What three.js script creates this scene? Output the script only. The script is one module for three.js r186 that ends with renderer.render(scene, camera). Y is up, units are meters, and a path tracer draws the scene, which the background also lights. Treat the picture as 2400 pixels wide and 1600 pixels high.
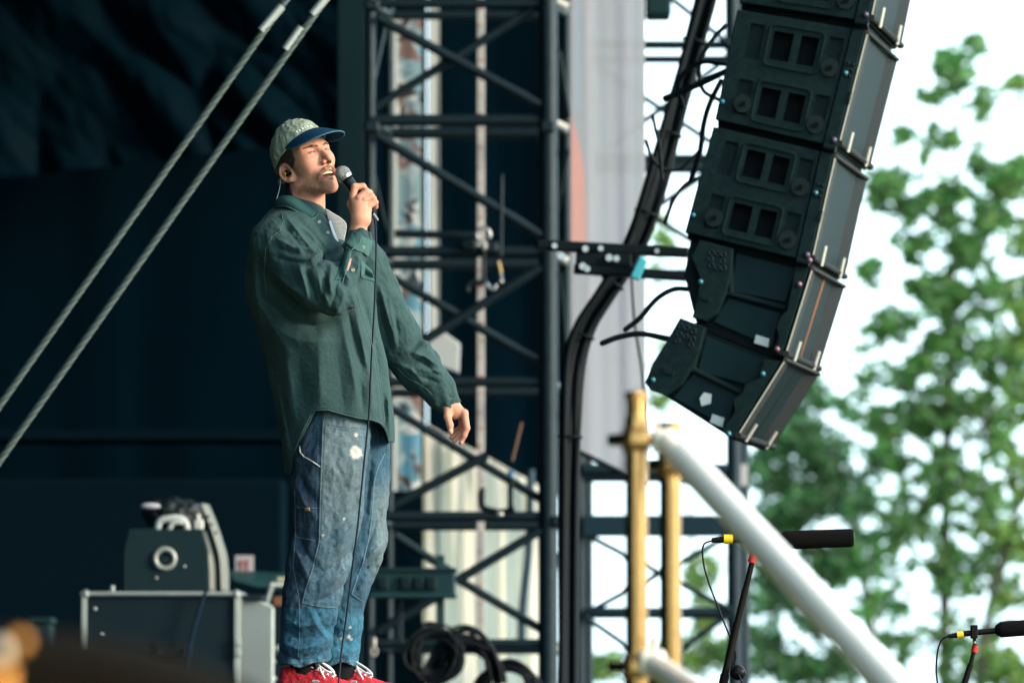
import * as THREE from 'three';
import { mergeGeometries as joinGeometries } from 'three/addons/utils/BufferGeometryUtils.js';
import { RoundedBoxGeometry } from 'three/addons/geometries/RoundedBoxGeometry.js';
import { FontLoader } from 'three/addons/loaders/FontLoader.js';
import { TextGeometry } from 'three/addons/geometries/TextGeometry.js';
import { createNoise3D } from 'simplex-noise';

// ---------------------------------------------------------------- camera, sky, sun, exposure
const V = (x, y, z) => new THREE.Vector3(x, y, z);
const rad = Math.PI / 180;
const FOC = 11632, CX = 1200, CY = 800;               // long lens: focal length in pixels of the 2400 x 1600 photograph
const CAM = V(0.578, -0.10, 16), PITCH = 4.449 * rad; // pit photographer, lens just below the stage floor
const scene = new THREE.Scene();
const camera = new THREE.PerspectiveCamera(2 * Math.atan(800 / FOC) / rad, 1024 / 682, 0.5, 600);
camera.position.copy(CAM);
camera.lookAt(CAM.x, CAM.y + Math.sin(PITCH), CAM.z - Math.cos(PITCH));
camera.focus = 15.85; camera.userData.fStop = 3.1;
const renderer = new THREE.WebGLRenderer({ antialias: true });
renderer.toneMapping = THREE.LinearToneMapping;
renderer.toneMappingExposure = 4.5;
renderer.shadowMap.enabled = true;
{ // pale, evenly overcast evening sky, a little brighter round the veiled sun
  const w = 256, h = 128, d = new Float32Array(w * h * 4), s = V(0.86, 0.30, 0.36).normalize();
  for (let j = 0; j < h; j++) for (let i = 0; i < w; i++) {
    const el = ((j + 0.5) / h - 0.5) * Math.PI, az = ((i + 0.5) / w - 0.5) * 2 * Math.PI;
    const x = Math.cos(el) * Math.cos(az), y = Math.sin(el), z = Math.cos(el) * Math.sin(az);
    const g = Math.max(0, x * s.x + y * s.y + z * s.z), t = Math.max(0, y);
    const b = y < 0 ? 0.18 : 0.60 - 0.06 * t + 0.5 * Math.pow(g, 10);
    const o = (j * w + i) * 4;
    d[o] = b * (0.76 + 0.22 * Math.pow(g, 8)); d[o + 1] = b * 1.0; d[o + 2] = b * 1.10; d[o + 3] = 1;
  }
  const tex = new THREE.DataTexture(d, w, h, THREE.RGBAFormat, THREE.FloatType);
  tex.mapping = THREE.EquirectangularReflectionMapping; tex.magFilter = THREE.LinearFilter; tex.needsUpdate = true;
  scene.background = tex; scene.environment = tex;
}
const sun = new THREE.DirectionalLight(new THREE.Color(1.0, 0.79, 0.55), 1.3);
sun.position.set(17.2, 6.0, 7.2); sun.target.position.set(0, 0, 0);
sun.castShadow = true; sun.shadow.radius = 32; sun.shadow.mapSize.set(2048, 2048);
Object.assign(sun.shadow.camera, { left: -30, right: 30, top: 30, bottom: -30, near: 0.1, far: 120 });
scene.add(sun, sun.target);

// ---------------------------------------------------------------- helpers
let seed = 20240607;
const rnd = () => { seed = (seed + 0x6D2B79F5) | 0; let t = Math.imul(seed ^ (seed >>> 15), 1 | seed); t = (t + Math.imul(t ^ (t >>> 7), 61 | t)) ^ t; return ((t ^ (t >>> 14)) >>> 0) / 4294967296; };
const rr = (a, b) => a + (b - a) * rnd();
const n3 = createNoise3D(rnd);
const SP = Math.sin(PITCH), CP = Math.cos(PITCH);
/** the point of the vertical plane z = const that stands at (px, py) of the photograph */
function W(px, py, z) {
  const dx = px - CX, dy = CY - py, vy = dy * CP + FOC * SP, vz = dy * SP - FOC * CP, t = (z - CAM.z) / vz;
  return V(CAM.x + dx * t, CAM.y + vy * t, z);
}
/** pixel of a point */
function PX(x, y, z) {
  const X = x - CAM.x, Y = y - CAM.y, Z = z - CAM.z, f = Y * SP - Z * CP, u = Y * CP + Z * SP;
  return [CX + X / f * FOC, CY - u / f * FOC];
}
const mpp = (z) => (CAM.z - z) / FOC; // metres per pixel at depth z
const clamp = (x, a = 0, b = 1) => Math.min(b, Math.max(a, x));
const sst = (a, b, x) => { const t = clamp((x - a) / (b - a)); return t * t * (3 - 2 * t); };
const mix = (a, b, t) => a + (b - a) * t;
const mix3 = (a, b, t) => [mix(a[0], b[0], t), mix(a[1], b[1], t), mix(a[2], b[2], t)];
const fbm = (x, y, z, o = 3) => { let s = 0, a = 0.5, f = 1; for (let i = 0; i < o; i++) { s += a * n3(x * f, y * f, z * f); a *= 0.5; f *= 2.03; } return s; };

const bases = new Map(), taken = new Map();
function numbered(name) { const n = taken.get(name) ?? 0; taken.set(name, n + 1); return n ? name + '_' + String(n).padStart(3, '0') : name; }
const baseOf = (o) => { while (o && !bases.has(o)) o = o.parent; return o ? bases.get(o) : V(0, 0, 0); };
function thing(name, label, category, base, group) {
  const g = new THREE.Group(); g.name = numbered(name); g.position.copy(base); bases.set(g, base.clone());
  g.userData = { label, category }; if (group) g.userData.group = group;
  scene.add(g); return g;
}
function part(name, geo, mat, parent, label) { // geometry in world coordinates
  const b = baseOf(parent), g = geo.index || true ? geo : geo; g.translate(-b.x, -b.y, -b.z);
  const m = new THREE.Mesh(g, mat); m.name = name; m.castShadow = m.receiveShadow = true; parent.add(m);
  if (label) m.userData.label = label;
  return m;
}
function solo(name, label, category, geo, mat, group) { // a thing that is one mesh
  geo.computeBoundingBox(); const bb = geo.boundingBox, b = V((bb.min.x + bb.max.x) / 2, bb.min.y, (bb.min.z + bb.max.z) / 2);
  geo.translate(-b.x, -b.y, -b.z);
  const m = new THREE.Mesh(geo, mat); m.name = numbered(name); m.position.copy(b); m.castShadow = m.receiveShadow = true;
  m.userData = { label, category }; if (group) m.userData.group = group; scene.add(m); return m;
}
function setting(name, geo, mat) { const m = new THREE.Mesh(geo, mat); m.name = name; m.userData.kind = 'structure'; m.castShadow = m.receiveShadow = true; scene.add(m); return m; }

const lin = (r, g, b) => new THREE.Color().setRGB(r, g, b);
const mat = (c, rough = 0.7, metal = 0, more = {}) => new THREE.MeshPhysicalMaterial({ color: lin(...c), roughness: rough, metalness: metal, specularIntensity: Math.max(...c) < 0.07 ? 0.22 : 0.8, ...more });

// textures: fine relief and grain
function noiseTex(size, fn, srgb = false) {
  const d = new Uint8Array(size * size * 4);
  for (let j = 0; j < size; j++) for (let i = 0; i < size; i++) { const c = fn(i / size, j / size, i, j), o = (j * size + i) * 4; for (let k = 0; k < 3; k++) d[o + k] = clamp(Array.isArray(c) ? c[k] : c) * 255; d[o + 3] = 255; }
  const t = new THREE.DataTexture(d, size, size); t.wrapS = t.wrapT = THREE.RepeatWrapping; t.magFilter = THREE.LinearFilter; t.minFilter = THREE.LinearMipmapLinearFilter; t.generateMipmaps = true;
  if (srgb) t.colorSpace = THREE.SRGBColorSpace; t.needsUpdate = true; return t;
}
const perio = (u, v, f, s) => { const a = u * 2 * Math.PI, b = v * 2 * Math.PI, R = f / 6.283; return n3(Math.cos(a) * R + s, Math.sin(a) * R + Math.cos(b) * R * 1.3, Math.sin(b) * R + s * 1.7); };
const twill = noiseTex(256, (u, v, i, j) => 0.45 + 0.25 * Math.sin((i + j) * Math.PI / 4) + 0.25 * perio(u, v, 40, 3) + 0.2 * (rnd() - 0.5));
const grain = noiseTex(256, (u, v) => 0.78 + 0.10 * perio(u, v, 14, 1) + 0.10 * perio(u, v, 42, 5) + 0.14 * (rnd() - 0.5));
const clothTex = noiseTex(256, (u, v, i, j) => 0.82 + 0.04 * perio(u, v, 10, 1) + 0.20 * (rnd() - 0.5));
const denimTex = noiseTex(256, (u, v, i, j) => 0.74 + 0.09 * perio(u, v, 12, 2) + 0.16 * (rnd() - 0.5) + 0.07 * Math.sin((i * 2 + j) * 0.9) + 0.1 * (rnd() < 0.05 ? 1 : 0));
const metalTex = noiseTex(256, (u, v) => 0.72 + 0.2 * perio(u, v, 9, 7) + 0.12 * perio(u, v, 33, 8) + 0.1 * (rnd() - 0.5));
const withRepeat = (t, x, y = x) => { const c = t.clone(); c.repeat.set(x, y); c.needsUpdate = true; return c; };

// geometry
function tubeBetween(a, b, r, seg = 12, r2 = r) {
  const d = b.clone().sub(a), g = new THREE.CylinderGeometry(r2, r, d.length(), seg, 1);
  g.applyQuaternion(new THREE.Quaternion().setFromUnitVectors(V(0, 1, 0), d.clone().normalize()));
  const m = a.clone().add(b).multiplyScalar(0.5); return g.translate(m.x, m.y, m.z);
}
function tubePath(pts, r, seg = 8, n = pts.length * 6, tension = 0.5) { return new THREE.TubeGeometry(new THREE.CatmullRomCurve3(pts, false, 'catmullrom', tension), n, r, seg, false); }
function capped(pts, r, seg = 8, n = pts.length * 6) {
  const g = tubePath(pts, r, seg, n), c = (p) => new THREE.SphereGeometry(r, seg, 6).translate(p.x, p.y, p.z);
  return mergeGeometries([g, c(pts[0]), c(pts[pts.length - 1])]);
}
const rbox = (w, h, d, r, x, y, z) => new RoundedBoxGeometry(w, h, d, 2, Math.min(r, w / 2.01, h / 2.01, d / 2.01)).translate(x, y, z);
const box = (w, h, d, x, y, z) => rbox(w, h, d, Math.min(w, h, d) * 0.12, x, y, z);
/** box between pixel rectangle at depth z, front face at z, thickness t going back */
function pbox(x0, y0, x1, y1, z, t, r = 0.01) {
  const a = W(x0, y1, z), b = W(x1, y0, z); return rbox(b.x - a.x, b.y - a.y, t, r, (a.x + b.x) / 2, (a.y + b.y) / 2, z - t / 2);
}
const mergeGeometries = (l) => (l.every((g) => g.index) ? joinGeometries(l) : joinGeometries(l.map((g) => (g.index ? g.toNonIndexed() : g))));

// signed distance primitives
const smin = (a, b, k) => { const h = Math.max(k - Math.abs(a - b), 0) / k; return Math.min(a, b) - h * h * k * 0.25; };
const smax = (a, b, k) => -smin(-a, -b, k);
const len3 = (x, y, z) => Math.sqrt(x * x + y * y + z * z);
function ell(x, y, z, a, b, c) { const k0 = len3(x / a, y / b, z / c), k1 = len3(x / (a * a), y / (b * b), z / (c * c)); return k1 < 1e-9 ? -Math.min(a, b, c) : k0 * (k0 - 1) / k1; }
function cone(x, y, z, A, B, ra, rb) { // tapered capsule between points A and B (arrays)
  const dx = B[0] - A[0], dy = B[1] - A[1], dz = B[2] - A[2], L = dx * dx + dy * dy + dz * dz;
  const t = clamp(((x - A[0]) * dx + (y - A[1]) * dy + (z - A[2]) * dz) / L);
  return len3(x - A[0] - dx * t, y - A[1] - dy * t, z - A[2] - dz * t) - (ra + (rb - ra) * t);
}
const arr = (v) => [v.x, v.y, v.z];
const Wa = (px, py, z) => arr(W(px, py, z));

/** meshes a signed distance field on a grid by surface nets; empty blocks are skipped */
function nets(sdf, lo, hi, cell, { color, uv, slack = 1.35, ne = cell * 0.7 } = {}) {
  const B = 6, nb = [0, 1, 2].map((k) => Math.ceil((hi[k] - lo[k]) / cell / B)), n = nb.map((k) => k * B + 1), nx = n[0], ny = n[1], nz = n[2];
  const f = new Float32Array(nx * ny * nz).fill(1e3), hd = Math.sqrt(3) * B * cell / 2 * slack, live = [];
  for (let c = 0; c < nb[2]; c++) for (let b = 0; b < nb[1]; b++) for (let a = 0; a < nb[0]; a++) {
    const s = sdf(lo[0] + (a + 0.5) * B * cell, lo[1] + (b + 0.5) * B * cell, lo[2] + (c + 0.5) * B * cell);
    const go = Math.abs(s) < hd; if (go) live.push([a, b, c]);
    for (let k = c * B; k <= c * B + B; k++) for (let j = b * B; j <= b * B + B; j++) for (let i = a * B; i <= a * B + B; i++) {
      const o = (k * ny + j) * nx + i;
      if (go) { if (f[o] > 500 || f[o] < -500) f[o] = sdf(lo[0] + i * cell, lo[1] + j * cell, lo[2] + k * cell); } else if (f[o] === 1e3 && s < 0) f[o] = -1e3;
    }
  }
  const id = new Int32Array(nx * ny * nz).fill(-1), pos = [], idx = [], co = [0, 1, nx, nx + 1, nx * ny, nx * ny + 1, nx * ny + nx, nx * ny + nx + 1];
  const E = [[0, 1], [2, 3], [4, 5], [6, 7], [0, 2], [1, 3], [4, 6], [5, 7], [0, 4], [1, 5], [2, 6], [3, 7]];
  for (const [a, b, c] of live) for (let k = c * B; k < c * B + B; k++) for (let j = b * B; j < b * B + B; j++) for (let i = a * B; i < a * B + B; i++) {
    const o = (k * ny + j) * nx + i; let m = 0; for (let q = 0; q < 8; q++) if (f[o + co[q]] < 0) m |= 1 << q;
    if (m === 0 || m === 255) continue;
    let x = 0, y = 0, z = 0, cnt = 0;
    for (const [p, q] of E) { const fp = f[o + co[p]], fq = f[o + co[q]]; if ((fp < 0) === (fq < 0)) continue; const t = fp / (fp - fq); cnt++;
      x += (p & 1) + t * ((q & 1) - (p & 1)); y += ((p >> 1) & 1) + t * (((q >> 1) & 1) - ((p >> 1) & 1)); z += (p >> 2) + t * ((q >> 2) - (p >> 2)); }
    id[o] = pos.length / 3; pos.push(lo[0] + (i + x / cnt) * cell, lo[1] + (j + y / cnt) * cell, lo[2] + (k + z / cnt) * cell);
  }
  const quad = (a, b, c, d, flip) => { if (a < 0 || b < 0 || c < 0 || d < 0) return; if (flip) idx.push(a, c, b, a, d, c); else idx.push(a, b, c, a, c, d); };
  const Y = nx, Z = nx * ny;
  for (const [a, b, c] of live) for (let k = c * B; k < c * B + B; k++) for (let j = b * B; j < b * B + B; j++) for (let i = a * B; i < a * B + B; i++) {
    const o = (k * ny + j) * nx + i, s = f[o] < 0;
    if (j && k && s !== f[o + 1] < 0) quad(id[o], id[o - Y], id[o - Y - Z], id[o - Z], !s);
    if (i && k && s !== f[o + Y] < 0) quad(id[o], id[o - Z], id[o - Z - 1], id[o - 1], !s);
    if (i && j && s !== f[o + Z] < 0) quad(id[o], id[o - 1], id[o - 1 - Y], id[o - Y], !s);
  }
  const N = pos.length / 3, P = new Float32Array(pos), NO = new Float32Array(N * 3), UVs = new Float32Array(N * 2), C = color ? new Float32Array(N * 3) : null;
  for (let v = 0; v < N; v++) {
    const x = P[v * 3], y = P[v * 3 + 1], z = P[v * 3 + 2];
    let gx = sdf(x + ne, y, z) - sdf(x - ne, y, z), gy = sdf(x, y + ne, z) - sdf(x, y - ne, z), gz = sdf(x, y, z + ne) - sdf(x, y, z - ne);
    const l = len3(gx, gy, gz) || 1; gx /= l; gy /= l; gz /= l; NO.set([gx, gy, gz], v * 3);
    if (color) C.set(color(x, y, z, gx, gy, gz), v * 3);
    const t = uv ? uv(x, y, z) : [x * 0.9 + z * 0.8, y]; UVs.set(t, v * 2);
  }
  const g = new THREE.BufferGeometry(); g.setAttribute('position', new THREE.BufferAttribute(P, 3)); g.setAttribute('normal', new THREE.BufferAttribute(NO, 3)); g.setAttribute('uv', new THREE.BufferAttribute(UVs, 2));
  if (C) g.setAttribute('color', new THREE.BufferAttribute(C, 3));
  g.setIndex(idx); return g;
}
/** where the line of sight through a pixel first meets a field */
function hit(sdf, px, py, from = 0.75, to = -0.75) {
  let z = from, prev = 1; 
  for (let i = 0; i < 90; i++) { const p = W(px, py, z), d = sdf(p.x, p.y, p.z); if (d < 0.0008) return p; z -= Math.max(d * 0.7, 0.001); if (z < to) return null; }
  return W(px, py, z);
}
const dense = (pts, step = 6) => { const o = []; for (let i = 0; i < pts.length - 1; i++) { const [x0, y0] = pts[i], [x1, y1] = pts[i + 1], n = Math.max(1, Math.ceil(Math.hypot(x1 - x0, y1 - y0) / step)); for (let k = 0; k < n; k++) o.push([mix(x0, x1, k / n), mix(y0, y1, k / n)]); } o.push(pts[pts.length - 1]); return o; };
const resample = (pts, n) => { const L = [0]; for (let i = 1; i < pts.length; i++) L.push(L[i - 1] + Math.hypot(pts[i][0] - pts[i - 1][0], pts[i][1] - pts[i - 1][1])); const o = []; for (let k = 0; k <= n; k++) { const t = L[L.length - 1] * k / n; let i = 1; while (i < L.length - 1 && L[i] < t) i++; const s = (t - L[i - 1]) / ((L[i] - L[i - 1]) || 1); o.push([mix(pts[i - 1][0], pts[i][0], s), mix(pts[i - 1][1], pts[i][1], s)]); } return o; };
/** a thread sewn along a traced line on the surface of a field */
function seam(sdf, pts, r = 0.0012, lift = 0.0005, step = 5) {
  const p = dense(pts, step).map(([x, y]) => hit(sdf, x, y)).filter(Boolean).map((q) => q.add(V(0, 0, lift))); if (p.length < 2) return null;
  for (let i = 1; i < p.length; i++) if (Math.abs(p[i].z - p[i - 1].z) > 0.06) p[i].z = p[i - 1].z;
  return new THREE.TubeGeometry(new THREE.CatmullRomCurve3(p), p.length * 2, r, 5, false);
}
/** a stitched row: short threads along a traced line */
function stitches(sdf, pts, r = 0.0009, on = 4, gap = 3, lift = 0.0006) {
  const q = dense(pts, 1), out = []; for (let i = 0; i + on < q.length; i += on + gap) { const a = hit(sdf, ...q[i]), b = hit(sdf, ...q[i + on]); if (a && b && a.distanceTo(b) < 0.03) { a.z += lift; b.z += lift; out.push(tubeBetween(a, b, r, 5)); } }
  return out.length ? mergeGeometries(out) : null;
}
/** closed sheet of cloth between two lines of points (arrays of Vector3 of equal length) */
function sheet(rows, th, uvs = 1) {
  const R = rows.length, C = rows[0].length, pos = [], uv = [], idx = [];
  const nrm = (r, c) => { const a = rows[Math.min(r + 1, R - 1)][c].clone().sub(rows[Math.max(r - 1, 0)][c]), b = rows[r][Math.min(c + 1, C - 1)].clone().sub(rows[r][Math.max(c - 1, 0)]); return a.cross(b).normalize(); };
  for (const s of [0.5, -0.5]) for (let r = 0; r < R; r++) for (let c = 0; c < C; c++) { const p = rows[r][c], n = nrm(r, c); pos.push(p.x + n.x * th * s, p.y + n.y * th * s, p.z + n.z * th * s); uv.push((p.x * 0.9 + p.z * 0.8) * uvs, p.y * uvs); }
  const q = (a, b, c, d) => idx.push(a, b, c, a, c, d), o = R * C, at = (r, c) => r * C + c;
  for (let r = 0; r < R - 1; r++) for (let c = 0; c < C - 1; c++) { q(at(r, c), at(r + 1, c), at(r + 1, c + 1), at(r, c + 1)); q(o + at(r, c), o + at(r, c + 1), o + at(r + 1, c + 1), o + at(r + 1, c)); }
  for (let c = 0; c < C - 1; c++) { q(at(0, c), at(0, c + 1), o + at(0, c + 1), o + at(0, c)); q(at(R - 1, c), o + at(R - 1, c), o + at(R - 1, c + 1), at(R - 1, c + 1)); }
  for (let r = 0; r < R - 1; r++) { q(at(r, 0), o + at(r, 0), o + at(r + 1, 0), at(r + 1, 0)); q(at(r, C - 1), at(r + 1, C - 1), o + at(r + 1, C - 1), o + at(r, C - 1)); }
  let g = new THREE.BufferGeometry(); g.setAttribute('position', new THREE.Float32BufferAttribute(pos, 3)); g.setAttribute('uv', new THREE.Float32BufferAttribute(uv, 2)); g.setIndex(idx);
  g.computeVertexNormals(); return g;
}
/** a patch of cloth lying on a field between two traced lines */
function patch(sdf, lineA, lineB, lift, th, nu = 24, nv = 6) {
  const a = resample(lineA, nu), b = resample(lineB, nu), rows = [];
  for (let j = 0; j <= nv; j++) { const row = []; let last = null; for (let i = 0; i <= nu; i++) { const x = mix(a[i][0], b[i][0], j / nv), y = mix(a[i][1], b[i][1], j / nv); let p = hit(sdf, x, y); if (!p || (last && Math.abs(p.z - last.z) > 0.05)) p = W(x, y, last ? last.z : 0.1); last = p.clone(); p.z += lift; row.push(p); } rows.push(row); }
  return sheet(rows, th);
}
// ---------------------------------------------------------------- the setting
const rectXY = (x0, x1, y0, y1, z, nx = 1, ny = 1) => new THREE.PlaneGeometry(x1 - x0, y1 - y0, nx, ny).translate((x0 + x1) / 2, (y0 + y1) / 2, z);
{
  const gt = noiseTex(256, (u, v) => { const n = 0.5 + 0.3 * perio(u, v, 10, 4) + 0.2 * perio(u, v, 40, 6); return [0.30 + 0.1 * n, 0.33 + 0.12 * n, 0.20 + 0.06 * n]; }, true);
  const g = new THREE.PlaneGeometry(900, 900, 1, 1).rotateX(-Math.PI / 2).translate(0, -1.6, 0); const uv = g.attributes.uv; for (let i = 0; i < uv.count; i++) uv.setXY(i, uv.getX(i) * 300, uv.getY(i) * 300);
  setting('ground', g, new THREE.MeshStandardMaterial({ map: gt, roughness: 1 }));
  const fl = setting('stage_floor', box(15.5, 0.10, 17.6, -0.25, -0.05, -7.9), mat([0.016, 0.018, 0.020], 0.75, 0, { bumpMap: withRepeat(metalTex, 8), bumpScale: 0.003 }));
  void fl;
  setting('stage_skirt', box(15.5, 1.48, 0.04, -0.25, -0.85, 0.86), mat([0.008, 0.010, 0.012], 0.95));
  const roofM = mat([0.016, 0.020, 0.024], 0.9); setting('stage_roof', box(14.0, 0.30, 16.6, -4.4, 6.4, -6.3), roofM); setting('added_wing_roof', box(11.6, 0.30, 16.0, -5.3, 6.4, 10.1), roofM);  // wing roof is added out of view to cut frontal sky light
}
/** hanging cloth with vertical folds between two lines */
function drape(x0, x1, y0, y1, z, amp, freq, seedv, nx = 80, ny = 12, th = 0.012, extra = () => 0, slopeTop = 0, slopeBottom = 0) {
  const rows = []; for (let j = 0; j <= ny; j++) { const row = []; for (let i = 0; i <= nx; i++) { const x = mix(x0, x1, i / nx), y = mix(y1 + slopeTop * (x - x0), y0 + slopeBottom * (x - x0), j / ny); row.push(V(x, y, z + amp * (Math.sin(x * freq + 1.5 * n3(x * 0.7, y * 0.25, seedv)) * (0.6 + 0.4 * n3(x * 0.5, seedv, 2)) + 0.6 * n3(x * freq * 0.35, y * 0.4, seedv + 5)) + extra(x, y))); } rows.push(row); }
  return sheet(rows, th);
}
const blackCloth = mat([0.0006, 0.0062, 0.0118], 0.95, 0, { specularIntensity: 0.02, bumpMap: withRepeat(twill, 4), bumpScale: 0.002 });
const B0 = W(-260, 0, -14).x, B1 = W(1000, 0, -14).x, B2 = W(1344, 0, -14).x, BY = W(0, 1010, -14).y;
solo('stage_drape', 'dark blue black drape hung across the back of the stage behind the person', 'curtain', drape(B0 - 4.6, B1, -0.0, 6.2, -14, 0.014, 9, 3, 220, 16), blackCloth);
solo('stage_drape', 'short black drape hanging above the cream tarpaulin behind the lattice tower', 'curtain', drape(B1 + 0.01, B2, BY, 6.2, -14.02, 0.03, 9, 8, 60, 12, 0.012, () => 0, 0, -0.50), blackCloth);
solo('added_side_drape', 'black drape added out of view to block light from the left', 'curtain', (() => { const g = drape(-18, 13.8, -1.6, 6.2, 0, 0.04, 7, 12, 160, 8); return g.rotateY(Math.PI / 2).translate(-5.2, 0, 0); })(), blackCloth);  // unseen drape, added so the left side of the person falls dark
{ // crumpled dark foil-like cloth high at the back, catching faint glints
  const rows = []; const a = W(-60, 330, -13.2), b = W(800, -60, -13.2); for (let j = 0; j <= 40; j++) { const row = []; for (let i = 0; i <= 90; i++) { const x = mix(a.x, b.x, i / 90), y = mix(b.y, a.y - 0.25 * (1 - i / 90), j / 40); row.push(V(x, y, -13.2 + 0.16 * Math.abs(n3(x * 1.5 + y * 1.0, y * 0.9, 4)) + 0.02 * Math.abs(n3(x * 4, y * 4 + x * 3, 9)))); } rows.push(row); }
  solo('plastic_cover', 'crumpled dark plastic sheeting with faint teal glints above the two steel ropes', 'sheet', sheet(rows, 0.01), mat([0.0006, 0.0062, 0.0112], 0.6, 0, { specularIntensity: 0.02 }));
}
const towerPaint = mat([0.012, 0.031, 0.042], 0.42, 0.25, { specularIntensity: 0.5, map: withRepeat(metalTex, 2, 5), bumpMap: withRepeat(metalTex, 3), bumpScale: 0.0006 }); // one worn blue grey paint on all lattice steel
const darkPaint = towerPaint, bluePaint = towerPaint, greyPaint = towerPaint;
const blackSteel = mat([0.006, 0.011, 0.014], 0.5, 0.3), rubber = mat([0.006, 0.010, 0.013], 0.55), steel = mat([0.50, 0.53, 0.53], 0.35, 0.8), paleSteel = mat([0.55, 0.57, 0.56], 0.5, 0.4), wornWhite = mat([0.58, 0.58, 0.53], 0.6);
// risers far upstage
solo('stage_riser', 'long dark riser platform low at the back of the stage left of the person', 'platform', (() => { const a = W(-60, 1032, -12.6), b = W(668, 1008, -12.6), c = W(0, 1122, -12.6); return mergeGeometries([box(b.x - a.x, b.y - a.y, 0.5, (a.x + b.x) / 2, (a.y + b.y) / 2, -12.8), box(b.x - a.x, c.y, 0.3, (a.x + b.x) / 2, c.y / 2, -12.7)]); })(), mat([0.0015, 0.0085, 0.0150], 0.85, 0, { specularIntensity: 0.05 }));
solo('masking_flat', 'narrow dark teal masking flat beside the left post of the lattice tower', 'panel', (() => { const a = W(786, 1600, -9.6), b = W(858, -80, -9.6); return box(b.x - a.x, b.y, 0.08, (a.x + b.x) / 2, b.y / 2, -9.6); })(), mat([0.0035, 0.018, 0.024], 0.8));

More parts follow.
